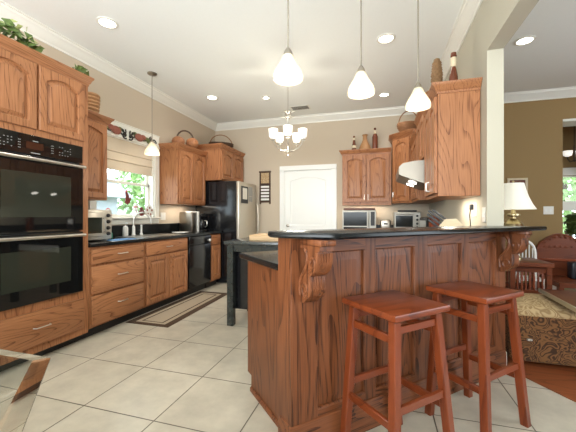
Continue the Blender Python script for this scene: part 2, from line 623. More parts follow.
# crown mouldings
CR = [(0, -0.125), (0.012, -0.125), (0.016, -0.105), (0.03, -0.095), (0.06, -0.045), (0.085, -0.03), (0.09, -0.012), (0.105, -0.010), (0.105, 0), (0, 0)]
b = MB()
b.sweep([(XL, YF, ZC), (XL, YB, ZC), (XR, YB, ZC), (XR, YF, ZC)], CR)
struct(b.build('trim_2', 'white'), 'white crown moulding around the top of the kitchen walls', 'trim')
b = MB()
b.sweep([(XR2, YLF, ZC), (XE, YLF, ZC)], CR)
struct(b.build('trim_3', 'white'), 'white crown moulding on the tan living room wall', 'trim')
# baseboards
BB = [(0, 0), (0.014, 0), (0.014, 0.10), (0.008, 0.125), (0, 0.125)]
b = MB()
b.sweep([(-2.30, YB, 0), (DX0 - 0.10, YB, 0)], BB)
b.sweep([(DX1 + 0.10, YB, 0), (-0.70, YB, 0)], BB)
struct(b.build('baseboard_back', 'white'), 'white baseboard on the back kitchen wall', 'trim')
b = MB()
b.sweep([(XR2 + 0.016, 2.785, 0), (XR2 + 0.016, 3.6, 0)], [(0, 0.007), (0.0, 0.125), (-0.014, 0.125), (-0.014, 0.007)], flip=1)
b.sweep([(XR2 + 0.03, YLF, 0.007), (OX - 0.02, YLF, 0.007)], BB)
struct(b.build('baseboard_right', 'white'), 'white baseboard at the end of the partition wall', 'trim')

# ------------------------------------------------------------------ white door on the back wall
dr = thing('door_1', 'white panelled door with arched top panel on the beige back wall', 'door', (DX0, YB, 0))
dr['kind'] = 'structure'
DW = DX1 - DX0


def arch_loop(x0, x1, z0, z1, rise, n=12, pinch=0.0):
    """loop counter-clockwise: bottom left, bottom right, then arch from right to left"""
    pts = [(x0, z0), (x1, z0)]
    for i in range(n + 1):
        u = i / n
        x = x1 + (x0 - x1) * u
        s = math.sin(PI * u) ** 1.0
        if pinch:
            s = 0.0 if (u < pinch or u > 1 - pinch) else math.sin(PI * (u - pinch) / (1 - 2 * pinch)) ** 0.8
        pts.append((x, z1 - rise + rise * s))
    return pts


def panel_loops(mb, x0, x1, z0, z1, rise, y_face, depth, ring_w, raised, n=12):
    """loops for a recessed then raised panel; y grows backwards, y_face is the front"""
    L1 = arch_loop(x0, x1, z0, z1, rise, n)
    e = 0.006
    L2 = arch_loop(x0 + e, x1 - e, z0 + e, z1 - e, rise, n)
    L2b = arch_loop(x0 + 2.6 * e, x1 - 2.6 * e, z0 + 2.6 * e, z1 - 2.6 * e, rise, n)
    L3 = arch_loop(x0 + e + ring_w, x1 - e - ring_w, z0 + e + ring_w, z1 - e - ring_w, rise * 0.95, n)
    return [[(x, y_face, z) for x, z in L1], [(x, y_face + depth, z) for x, z in L2], [(x, y_face + depth, z) for x, z in L2b], [(x, y_face + (depth - raised), z) for x, z in L3]]


def panel_door(mb, w, h, t=0.025, stile=0.055, rise=0.0, n=12, top=None, y0=0.0, x0=0.0, z0=0.0):
    """one frame-and-raised-panel cabinet door, front at y0 - t"""
    top = stile if top is None else top
    yf = y0 - t
    inner = panel_loops(mb, x0 + stile, x0 + w - stile, z0 + stile, z0 + h - top, rise, yf, 0.018, 0.036, 0.015, n)
    flat = arch_loop(x0, x0 + w, z0, z0 + h, 0, n)
    e = 0.004
    flat2 = arch_loop(x0 + e, x0 + w - e, z0 + e, z0 + h - e, 0, n)
    rings = [[(x, y0, z) for x, z in flat], [(x, yf + e, z) for x, z in flat], [(x, yf, z) for x, z in flat2]] + inner
    mb.loft(rings)
    return mb


def bar_pull(w, vertical, parent, x, z, y, name='handle', mat='chrome'):
    b = MB()
    h = w / 2
    o = 0.026
    if vertical:
        b.tube([(x, y, z - h), (x, y - o, z - h + 0.008), (x, y - o, z + h - 0.008), (x, y, z + h)], 0.0045, 7)
    else:
        b.tube([(x - h, y, z), (x - h + 0.008, y - o, z), (x + h - 0.008, y - o, z), (x + h, y, z)], 0.0045, 7)
    return b.build(name, mat, parent)


b = MB()
# frame slab of the door with a tall arched panel and a lower panel
t = 0.035
yf = -0.02 + 0.04
mb = b
mb.box(0.004, DW - 0.004, 0.03, 0.06, 0.005, DZ - 0.004)
# upper panel ring
n = 16
for (z0, z1, rise) in ((1.0, DZ - 0.13, 0.07), (0.22, 0.86, 0.0)):
    L = panel_loops(mb, 0.12, DW - 0.12, z0, z1, rise, 0.018, 0.008, 0.05, 0.005, n)
    flat = arch_loop(0.006, DW - 0.006, (0.93 if z0 > 0.9 else 0.006), (DZ - 0.006 if z0 > 0.9 else 0.93), 0, n)
    mb.loft([[(x, 0.03, z) for x, z in flat], [(x, 0.018, z) for x, z in flat]] + L)
b.build('door_panel', 'doorwhite', dr, smooth=25)
b = MB()
for x0, x1 in ((-0.09, 0.0), (DW, DW + 0.09)):
    b.box(x0, x1, -0.018, 0.0, 0, DZ, 0.004)
b.box(-0.09, DW + 0.09, -0.022, 0.0, DZ, DZ + 0.09, 0.004)
b.box(0.0, 0.012, 0.0, 0.12, 0, DZ)
b.box(DW - 0.012, DW, 0.0, 0.12, 0, DZ)
b.box(0, DW, 0.0, 0.12, DZ - 0.004, DZ)
b.build('door_casing', 'doorwhite', dr)
b = MB()
b.lathe([(0.028, 0), (0.028, -0.006), (0.01, -0.01), (0.01, -0.035), (0.026, -0.045), (0.026, -0.06), (0.0, -0.066)], (0.075, 0.018, 0.99), 14, 'Y')
b.build('door_handle', 'nickel', dr)
for z in (1.78, 1.0, 0.25):
    b = MB()
    b.cyl((DW - 0.006, 0.01, z - 0.045), (DW - 0.006, 0.01, z + 0.045), 0.007, n=8)
    b.build('hinge', 'nickel', dr)

# ------------------------------------------------------------------ the sink window
wn = thing('window_1', 'white kitchen window above the sink with half-drawn beige shade', 'window', (XL, WY0, WZ0), 90)
wn['kind'] = 'structure'
WW, WH = WY1 - WY0, WZ1 - WZ0
b = MB()   # local x along the wall, y into the wall, z up
b.box(-0.09, 0.0, -0.02, 0, -0.06, WH + 0.02, 0.003)
b.box(WW, WW + 0.09, -0.02, 0, -0.06, WH + 0.02, 0.003)
b.box(-0.09, WW + 0.09, -0.022, 0, WH + 0.02, WH + 0.19, 0.003)
b.box(-0.10, WW + 0.10, -0.028, 0, WH + 0.0, WH + 0.03, 0.004)
b.box(-0.10, WW + 0.10, -0.03, 0, WH + 0.185, WH + 0.20, 0.004)
b.box(-0.10, WW + 0.10, -0.055, 0, -0.02, 0.0, 0.006)
b.box(-0.09, WW + 0.09, -0.018, 0, -0.09, -0.02, 0.003)
b.box(0, 0.02, 0, T, 0, WH)
b.box(WW - 0.02, WW, 0, T, 0, WH)
b.box(0, WW, 0, T, 0, 0.012)
b.box(0, WW, 0, T, WH - 0.012, WH)
b.build('window_casing', 'white', wn)
b = MB()
for z0, z1, y in ((0.012, 0.49, 0.07), (0.46, WH - 0.012, 0.095)):
    b.box(0.02, 0.06, y, y + 0.025, z0, z1)
    b.box(WW - 0.06, WW - 0.02, y, y + 0.025, z0, z1)
    b.box(0.02, WW - 0.02, y, y + 0.025, z0, z0 + 0.035)
    b.box(0.02, WW - 0.02, y, y + 0.025, z1 - 0.035, z1)
b.build('window_sash', 'white', wn, smooth=0)
b = MB()
b.box(0.06, WW - 0.06, 0.08, 0.083, 0.045, 0.456)
b.box(0.06, WW - 0.06, 0.105, 0.108, 0.494, WH - 0.046)
b.build('pane', 'pane', wn, smooth=0)
sh = thing('roman_shade', 'beige folded fabric roman shade half lowered in the sink window', 'blind', (XL, WY0, WZ0), 90)
b = MB()
zz = [(WH - 0.012, 0.02), (0.87, 0.02), (0.86, 0.008), (0.85, 0.022), (0.76, 0.022), (0.75, 0.008), (0.74, 0.026), (0.655, 0.026), (0.635, 0.030)]
poly = [(y, z) for z, y in zz] + [(y + 0.012, z) for z, y in reversed(zz)]
b.prism([(p[0], p[1]) for p in poly], 0.022, WW - 0.022, 'YZ')
b.build('shade_fabric', 'shadecloth', sh, smooth=0)
b = MB()
b.box(0.022, WW - 0.022, 0.018, 0.048, 0.62, 0.638)
b.build('hem_bar', 'shadecloth', sh)

# neighbouring house and trees outside
nh = thing('neighbour_house', 'grey neighbouring house wall seen through the sink window', 'house', (-9.3, 7.2, 0))
b = MB()
b.box(-1.2, 1.2, -4.5, 0.9, 0, 1.75)
b.build('house_wall', 'siding', nh)
b = MB()
b.prism([(-5.0, 1.75), (1.3, 1.75), (-1.9, 3.9)], -1.5, 1.5, 'YZ')
b.build('house_roof', 'siding', nh)


def leaf_cloud(b, c, r, n, size, seed, flat=1.0):
    rnd = random.Random(seed)
    for i in range(n):
        while True:
            p = Vector((rnd.uniform(-1, 1), rnd.uniform(-1, 1), rnd.uniform(-1, 1)))
            if p.length < 1: break
        p = Vector((c[0] + p.x * r[0], c[1] + p.y * r[1], c[2] + p.z * r[2]))
        d = Vector((rnd.uniform(-1, 1), rnd.uniform(-1, 1), rnd.uniform(-0.8, 0.8) * flat)).normalized()
        e = d.cross(Vector((rnd.uniform(-1, 1), rnd.uniform(-1, 1), rnd.uniform(-1, 1)))).normalized()
        nn = d.cross(e)
        s_ = size * rnd.uniform(0.6, 1.2)
        v = [p - d * s_ * 0.5, p + e * s_ * 0.32 + nn * s_ * 0.1, p + d * s_ * 0.6, p - e * s_ * 0.32 + nn * s_ * 0.1]
        vs = [b._v(q) for q in v]
        b._f([vs[0], vs[1], vs[2]])
        b._f([vs[0], vs[2], vs[3]])


for i, (p, lab) in enumerate((((-8.2, 9.6, 0), 'leafy green tree outside the sink window just past the grey house'), ((5.0, 10.6, 0), 'leafy green tree outside the far room window'))):
    tr = thing('garden_tree', lab, 'tree', p)
    b = MB()
    b.tube([(0, 0, 0), (0.05, 0.02, 1.0), (0.0, 0.1, 2.2)], [0.10, 0.08, 0.05])
    b.build('trunk', 'bark', tr)
    b = MB()
    leaf_cloud(b, (0, 0, 2.2), (1.1, 1.2, 1.5), 1300, 0.24, 30 + i)
    b.build('foliage', 'leaf', tr, smooth=0)
b = MB()
b.box(-14, -3.6, -4, 14, -0.3, -0.15)
struct(b.build('ground_lawn', 'lawn', smooth=0), 'green lawn outside the sink window', 'ground')
b = MB()
b.box(0.5, 10, 9.3, 16, -0.3, -0.15)
struct(b.build('ground_garden', 'lawn', smooth=0), 'green lawn outside the far room window', 'ground')

# far room window
wf = thing('window_2', 'far room window with green garden behind its white rails', 'window', (FX0, 8.0, 0.45))
wf['kind'] = 'structure'
w_, h_ = FX1 - FX0, 2.03 - 0.45
b = MB()
b.box(-0.09, 0.0, -0.02, 0, -0.05, h_ + 0.14)
b.box(w_, w_ + 0.09, -0.02, 0, -0.05, h_ + 0.14)
b.box(-0.09, w_ + 0.09, -0.02, 0, h_, h_ + 0.16)
b.box(-0.12, w_ + 0.12, -0.05, 0, -0.05, 0.0)
b.build('window_casing', 'white', wf)
b = MB()
b.box(0, w_, 0.04, 0.08, 0.84, 1.04)
for x in (0.0, w_ * 0.5 - 0.012, w_ - 0.03):
    b.box(x, x + 0.03, 0.045, 0.075, 0.0, h_)
for z in (0.0, 0.28, 0.56, h_ - 0.03):
    b.box(0, w_, 0.045, 0.075, z, z + 0.025)
b.build('window_sash', 'white', wf, smooth=0)
b = MB()
b.box(0, w_, 0.058, 0.062, 0, h_)
b.build('pane', 'pane', wf, smooth=0)

# ------------------------------------------------------------------ cabinets
CROWN = [(-0.004, 0.0), (0.008, 0.0), (0.010, 0.018), (0.022, 0.026), (0.034, 0.052), (0.050, 0.066), (0.054, 0.084), (-0.004, 0.084)]


def crown_on(parent, path, mat='oak_x', prof=CROWN, name='crown_moulding'):
    b = MB()
    b.sweep(path, prof)
    return b.build(name, mat, parent)


def cabinet(name, label, cat, loc, rot, w, d, h, doors, toe=0.0, crown=None, group=None, vert='oak', horiz='oak_x', light_rail=False):
    """local x along the front, y into the wall, z up; front at y = 0"""
    r = thing(name, label, cat, loc, rot, group)
    b = MB()
    if toe:
        b.box(0, w, 0, d, toe, h, 0.002)
    else:
        b.box(0, w, 0, d, 0, h, 0.002)
    if light_rail:
        b.box(0.0, w, 0.0, 0.018, -0.025, 0.0)
    b.build('cabinet_body', vert, r)
    if toe:
        b = MB()  # pale blue patch paints a bluish reflection onto the glossy black
        b.box(0.0, w, 0.075, d, 0, toe - 0.0005)
        b.build('toe_kick', 'matblack', r)  # black paints in the shadow of the recess below the cabinet
    for k in doors:
        kind, x0, x1, z0, z1 = k[:5]
        hd = k[5] if len(k) > 5 else None
        b = MB()
        if kind == 'door':
            panel_door(b, x1 - x0, z1 - z0, rise=min(0.045, (x1 - x0) * 0.14), x0=x0, z0=z0, y0=-0.001)
            o = b.build('door', vert, r, smooth=25)
        elif kind == 'square':
            panel_door(b, x1 - x0, z1 - z0, rise=0, x0=x0, z0=z0, y0=-0.001)
            o = b.build('door', vert, r, smooth=25)
        else:
            b.box(x0, x1, -0.026, -0.001, z0, z1, 0.006, 2)
            o = b.build('drawer', horiz, r, smooth=25)
        if hd:
            bar_pull(hd[3], hd[0] == 'v', o, hd[1], hd[2], -0.026)
    if crown == 'all':
        crown_on(r, [(0, d, h - 0.02), (0, 0, h - 0.02), (w, 0, h - 0.02), (w, d, h - 0.02)], horiz)
    elif crown == 'front':
        crown_on(r, [(0, 0, h - 0.02), (w, 0, h - 0.02)], horiz)
    elif crown == 'start':
        crown_on(r, [(0, d, h - 0.02), (0, 0, h - 0.02), (w, 0, h - 0.02)], horiz)
    elif crown == 'end':
        crown_on(r, [(0, 0, h - 0.02), (w, 0, h - 0.02), (w, d, h - 0.02)], horiz)
    return r


FX = -2.65        # front of the left base cabinets
GAP = 0.004
# --- oven tower, with a hole for the ovens
TY0, TY1 = 1.375, 2.305
tw = thing('oven_tower_cabinet', 'tall oak cabinet built around the black double ovens', 'cabinet', (FX, TY0, 0), 90)
wT, dT = TY1 - TY0, FX - XL - GAP
OX0, OX1 = 0.075, 0.855       # oven opening, local x
OZ0, OZ1 = 0.480, 1.815
b = MB()
b.box(0, OX0, 0, dT, 0.075, 2.42)
b.box(OX1, wT, 0, dT, 0.075, 2.42)
b.box(OX0, OX1, 0, dT, 0.075, OZ0)
b.box(OX0, OX1, 0, dT, OZ1, 2.42)
b.box(OX0, OX1, dT - 0.02, dT, OZ0, OZ1)
b.build('cabinet_body', 'oak', tw, smooth=0)
b = MB()
b.box(0, wT, 0.075, dT, 0, 0.0745)
b.build('toe_kick', 'matblack', tw)  # shadow beneath the tower painted as black
for x0, x1 in ((0.06, 0.455), (0.475, 0.872)):
    b = MB()
    panel_door(b, x1 - x0, 0.525, rise=0.05, x0=x0, z0=1.865, y0=-0.001)
    b.build('door', 'oak', tw, smooth=25)
b = MB()
b.box(0.06, 0.872, -0.026, -0.001, 0.14, 0.415, 0.005, 2)
o = b.build('drawer', 'oak_x', tw, smooth=25)
bar_pull(0.13, False, o, 0.49, 0.285, -0.026)
crown_on(tw, [(0, 0, 2.40), (wT, 0, 2.40), (wT, dT, 2.40)], prof=[(o_ * 0.7, z_) for o_, z_ in CROWN])

# --- double oven
ov = thing('double_wall_oven', 'black glass double wall oven with steel bar handles', 'oven', (FX, TY0, 0), 90)
ox0, ox1 = OX0 + 0.003, OX1 - 0.003
b = MB()
b.box(ox0 + 0.01, ox1 - 0.01, -0.002, 0.54, OZ0 + 0.004, OZ1 - 0.004)
b.build('oven_body', 'matblack', ov)
b = MB()
b.box(ox0, ox1, -0.03, -0.003, 1.655, OZ1 - 0.004, 0.004)
cp = b.build('control_panel', 'ovenblack', ov)
b = MB()
rnd = random.Random(3)
for cx in (0.22, 0.68):
    for i in range(5):
        for j in range(4):
            if rnd.random() < 0.75:
                x, z = cx - 0.05 + i * 0.024, 1.693 + j * 0.022
                b.box(x, x + 0.009, -0.0312, -0.0301, z, z + 0.004)
for x in (0.315, 0.325, 0.565, 0.575):
    for j in range(4):
        b.box(x, x + 0.006, -0.0312, -0.0301, 1.695 + j * 0.02, 1.700 + j * 0.02)
b.box(0.405, 0.475, -0.0312, -0.0301, 1.668, 1.674)
b.box(0.42, 0.46, -0.0312, -0.0301, 1.762, 1.768)
b.build('keypad', 'greymark', cp, smooth=0)
b = MB()
b.box(0.37, 0.50, -0.0312, -0.0301, 1.700, 1.755)
b.build('display', 'display', cp, smooth=0)
for z0, z1, zh in ((1.045, 1.645, 1.615), (OZ0 + 0.006, 1.035, 1.005)):
    b = MB()
    b.box(ox0, ox1, -0.035, -0.003, z0, z1, 0.004)
    d_ = b.build('oven_door', 'ovenblack', ov)
    b = MB()
    b.box(ox0 + 0.12, ox1 - 0.12, -0.0362, -0.0351, z0 + 0.12, z1 - 0.13, 0)
    b.build('oven_window', 'ovenwindow', d_, smooth=0)
    b = MB()
    b.tube([(ox0 + 0.02, -0.082, zh), (ox1 - 0.02, -0.082, zh)], 0.0135, 12)
    for x in (ox0 + 0.045, ox1 - 0.045):
        b.cyl((x, -0.035, zh), (x, -0.082, zh), 0.009, n=10)
        b.sphere((x - 0.0, -0.082, zh), 0.0145, 10, 7)
    b.build('handle', 'chrome', d_)

# --- left base run
cabinet('drawer_cabinet', 'oak base cabinet with three stacked drawers beside the oven tower', 'cabinet', (FX, 2.312, 0), 90, 0.713, dT, 0.875,
        [('drawer', 0.02, 0.693, 0.710, 0.850, ('h', 0.38, 0.785, 0.12)), ('drawer', 0.02, 0.693, 0.425, 0.685, ('h', 0.38, 0.57, 0.12)),
         ('drawer', 0.02, 0.693, 0.12, 0.405, ('h', 0.38, 0.285, 0.12))], toe=0.10)
cabinet('sink_cabinet', 'oak sink base cabinet with two panelled doors under a long false drawer', 'cabinet', (FX, 3.03, 0), 90, 0.865, dT, 0.875,
        [('drawer', 0.03, 0.835, 0.705, 0.855, ('h', 0.43, 0.785, 0.10)), ('square', 0.03, 0.428, 0.125, 0.69), ('square', 0.437, 0.835, 0.125, 0.69)], toe=0.10)
cabinet('narrow_base_cabinet', 'narrow oak base cabinet between the black dishwasher and the refrigerator', 'cabinet', (FX, 4.52, 0), 90, 0.335, dT, 0.875,
        [('drawer', 0.03, 0.305, 0.705, 0.855), ('square', 0.03, 0.305, 0.125, 0.69)], toe=0.10)
dw = thing('dishwasher', 'black dishwasher under the counter beside the sink cabinet', 'dishwasher', (FX, 3.902, 0), 90)
b = MB()
b.box(0.0, 0.61, 0.0, 0.58, 0.10, 0.872)
b.box(0.01, 0.60, 0.085, 0.5, 0.0, 0.10)
b.build('dishwasher_body', 'matblack', dw)
b = MB()
b.box(0.004, 0.606, -0.025, -0.001, 0.13, 0.74, 0.006, 2)
b.build('dishwasher_door', 'black', dw)
b = MB()
b.box(0.004, 0.606, -0.028, -0.001, 0.745, 0.868, 0.006, 2)
pn = b.build('control_strip', 'black', dw)
b = MB()
b.lathe([(0.022, 0), (0.022, -0.012), (0.016, -0.02), (0, -0.02)], (0.555, -0.028, 0.79), 14, 'Y')
b.build('dial', 'whiteplastic', pn)

# counter along the left wall, with a raised backsplash ledge
ct = thing('sink_countertop', 'black granite countertop running along the wall under the window', 'countertop', (XL, 2.312, 0))
b = MB()
b.slab([(0.004, 0.0), (0.66, 0.0), (0.66, 2.545), (0.004, 2.545)], 0.876, 0.915, 0.006)
b.build('counter_slab', 'granite', ct)
b = MB()
b.box(0.004, 0.03, 0.0, 2.545, 0.9155, 1.055, 0.003)
b.build('backsplash', 'granite', ct)
sk = thing('sink_basin', 'steel sink bowl rim set in the black counter below the window', 'sink', (-2.90, 3.46, 0.9155))
b = MB()
b.slab([(-0.21, -0.38), (0.19, -0.38), (0.19, 0.38), (-0.21, 0.38)], 0.0, 0.006, 0.002)
b.build('sink_rim', 'steel', sk)
b = MB()
for y0, y1 in ((-0.35, -0.02), (0.02, 0.35)):
    b.box(-0.18, 0.16, y0, y1, 0.0061, 0.0068)
b.build('bowl', 'nickel', sk)

# --- wall cabinets, left wall
UX = -2.95
dU = UX - XL - GAP
cabinet('wall_cabinet', 'narrow oak wall cabinet between the oven tower and the window', 'cabinet', (UX, 2.312, 1.35), 90, 0.494, dU, 0.86,
        [('door', 0.02, 0.474, 0.02, 0.83)], crown='end')
cabinet('wall_cabinet', 'oak two-door wall cabinet above the coffee maker, after the window', 'cabinet', (UX, 4.09, 1.36), 90, 0.765, dU, 0.86,
        [('door', 0.02, 0.378, 0.02, 0.83), ('door', 0.387, 0.745, 0.02, 0.83)], crown='all')
cabinet('wall_cabinet', 'deep oak two-door cabinet above the refrigerator', 'cabinet', (FX, 4.862, 1.80), 90, YB - 4.862 - 0.02, dT, 0.56,
        [('door', 0.02, 0.455, 0.02, 0.53), ('door', 0.465, 0.90, 0.02, 0.53)], crown='start')

# --- refrigerator
fr = thing('refrigerator', 'black-sided refrigerator with stainless front beneath the deep oak cabinet', 'refrigerator', (-2.365, 4.89, 0), 90)
b = MB()
b.box(0, 0.76, 0.0, 0.80, 0.02, 1.78, 0.006)
b.build('fridge_body', 'black', fr)
for z0, z1, h0, h1 in ((0.70, 1.775, 0.82, 1.42), (0.06, 0.69, 0.30, 0.64)):
    b = MB()
    b.box(0.002, 0.758, -0.055, -0.002, z0, z1, 0.012, 2)
    d_ = b.build('fridge_door', 'fridge_steel', fr)
    b = MB()
    xh = 0.735
    b.tube([(xh, -0.055, h0), (xh, -0.10, h0 + 0.04), (xh, -0.11, (h0 + h1) / 2), (xh, -0.10, h1 - 0.04), (xh, -0.055, h1)], 0.012, 8)
    b.build('handle', 'fridge_steel', d_)
mm = thing('memo_board', 'black memo board with white note stuck on the refrigerator front', 'memo board', (-2.309, 4.97, 1.40), 90)
b = MB()
b.box(0, 0.28, -0.008, -0.001, 0, 0.30, 0.002)
b.build('board', 'matblack', mm)
b = MB()
b.box(0.05, 0.24, -0.0095, -0.0081, 0.07, 0.27)
b.build('note', 'cream', mm, smooth=0)
mm = thing('paper_note', 'pale paper notes beside the black memo board', 'paper', (-2.309, 5.29, 1.44), 90)
b = MB()
b.box(0, 0.17, -0.004, -0.001, 0.10, 0.27)
b.box(0.01, 0.16, -0.003, -0.001, 0.0, 0.09)
b.build('sheet', 'greymark', mm, smooth=0)

# --- back wall and right wall cabinets
cabinet('wall_cabinet', 'oak two-door wall cabinet above the microwave, holding bottles', 'cabinet', (-0.63, 5.48, 1.383), 0, 0.81, YB - 5.48 - GAP, 0.86,
        [('door', 0.03, 0.40, 0.03, 0.83, ('v', 0.375, 0.11, 0.09)), ('door', 0.41, 0.78, 0.03, 0.83, ('v', 0.435, 0.11, 0.09))], crown='start', light_rail=True)
cc = thing('corner_wall_cabinet', 'taller oak corner cabinet with one arched door, carrying a wicker basket', 'cabinet', (0.195, 5.48, 1.383), -45)
# local frame rotated -45: front edge runs along local x
cw = 0.396
b = MB()
q = 0.7071
b.prism([(0, 0), (cw, 0), (cw + 0.231, 0.231), (cw / 2 + 0.0, 0.0 + 0.62), (-0.231, 0.231)], 0, 1.07)
b.build('cabinet_body', 'oak', cc, smooth=0)
b = MB()
panel_door(b, 0.33, 1.0, rise=0.045, x0=0.033, z0=0.03, y0=-0.001)
d_ = b.build('door', 'oak', cc, smooth=25)
bar_pull(0.09, True, d_, 0.06, 0.14, -0.026)
crown_on(cc, [(-0.231, 0.231, 1.05), (0, 0, 1.05), (cw, 0, 1.05), (cw + 0.231, 0.231, 1.05)])
CX = 0.478
dR = XR - CX - GAP
cabinet('wall_cabinet', 'oak wall cabinet between the corner cabinet and the range hood', 'cabinet', (CX, 5.19, 1.383), -90, 0.78, dR, 0.86,
        [('door', 0.03, 0.385, 0.03, 0.83), ('door', 0.395, 0.75, 0.03, 0.83)], crown='front')
cabinet('wall_cabinet', 'short oak cabinet right above the steel range hood', 'cabinet', (CX, 4.405, 1.79), -90, 0.755, dR, 0.55,
        [('door', 0.03, 0.373, 0.03, 0.52), ('door', 0.383, 0.725, 0.03, 0.52)], crown='front')
ue = cabinet('wall_cabinet', 'large oak wall cabinet with plain side above the knife block', 'cabinet', (CX, 3.645, 1.345), -90, 0.695, dR, 0.90,
             [('door', 0.03, 0.343, 0.03, 0.87, ('v', 0.318, 0.11, 0.09)), ('door', 0.352, 0.665, 0.03, 0.87, ('v', 0.377, 0.11, 0.09))], crown='end')
# hood
hd = thing('range_hood', 'curved stainless steel range hood under the short oak cabinet', 'range hood', (XR - GAP, 3.655, 1.51))
b = MB()
prof = [(0, 0.27), (-0.33, 0.27), (-0.45, 0.265), (-0.56, 0.245), (-0.60, 0.21), (-0.60, 0.13), (-0.585, 0.115), (-0.30, 0.0), (0, 0.0)]
b.loft([[(x, y, z) for x, z in prof] for y in (0.0, 0.74)])
b.build('hood_shell', 'hood_steel', hd, smooth=30)
for y in (0.2, 0.52):
    b = MB()
    b.X = Matrix.Translation((-0.4435, y, 0.0520)) @ Matrix.Rotation(0.383, 4, 'Y')
    b.lathe([(0.045, 0.0), (0.045, -0.006), (0.0, -0.007)], (0, 0, 0), 14)
    b.build('hood_light', 'can_light', hd)

# base cabinets and counter on the cooking side
cabinet('base_cabinet', 'oak base cabinet under the microwave', 'cabinet', (-0.63, 5.19, 0), 0, 0.80, YB - 5.19 - GAP, 0.875,
        [('drawer', 0.03, 0.77, 0.705, 0.855), ('square', 0.03, 0.395, 0.125, 0.69), ('square', 0.405, 0.77, 0.125, 0.69)], toe=0.10)
cabinet('base_cabinet', 'oak base cabinet below the range hood', 'cabinet', (0.19, 5.18, 0), -90, 1.75, XR - 0.19 - GAP, 0.875,
        [('drawer', 0.03, 0.85, 0.705, 0.855), ('square', 0.03, 0.85, 0.125, 0.69), ('square', 0.88, 1.72, 0.125, 0.855)], toe=0.10)

# ------------------------------------------------------------------ the bar
BO = (-0.4165, 1.4495)


def bw(lx, ly):
    return (BO[0] + 0.70711 * (lx - ly), BO[1] + 0.70711 * (lx + ly))


LB, BTH = 1.888, 0.127
bar = thing('breakfast_bar', 'raised oak breakfast bar with panelled front behind the two stools', 'breakfast bar', (BO[0], BO[1], 0), 45)
b = MB()
b.prism([(0, 0.012), (LB - 0.012, 0.012), (LB - BTH, BTH), (0, BTH)], 0, 1.069)
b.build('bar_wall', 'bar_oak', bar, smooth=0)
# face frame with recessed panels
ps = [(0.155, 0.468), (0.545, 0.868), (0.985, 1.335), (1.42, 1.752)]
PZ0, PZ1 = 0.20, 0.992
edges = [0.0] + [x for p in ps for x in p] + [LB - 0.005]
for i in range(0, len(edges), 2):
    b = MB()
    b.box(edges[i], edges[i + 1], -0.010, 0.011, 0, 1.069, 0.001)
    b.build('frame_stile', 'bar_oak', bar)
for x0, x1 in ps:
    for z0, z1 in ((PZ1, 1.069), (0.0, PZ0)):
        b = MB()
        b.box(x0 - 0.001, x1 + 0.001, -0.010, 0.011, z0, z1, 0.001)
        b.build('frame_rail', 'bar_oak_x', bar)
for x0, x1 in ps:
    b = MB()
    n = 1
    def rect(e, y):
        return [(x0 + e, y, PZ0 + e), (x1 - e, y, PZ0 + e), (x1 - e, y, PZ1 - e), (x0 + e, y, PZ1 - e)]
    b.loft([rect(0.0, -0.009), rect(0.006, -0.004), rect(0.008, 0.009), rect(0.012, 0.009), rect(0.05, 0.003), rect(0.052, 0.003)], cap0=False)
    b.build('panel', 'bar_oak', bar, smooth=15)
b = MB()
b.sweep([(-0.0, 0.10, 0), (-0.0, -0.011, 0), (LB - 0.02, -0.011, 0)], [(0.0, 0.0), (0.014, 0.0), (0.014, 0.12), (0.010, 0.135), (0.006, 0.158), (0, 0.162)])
b.build('bar_baseboard', 'bar_oak_x', bar)


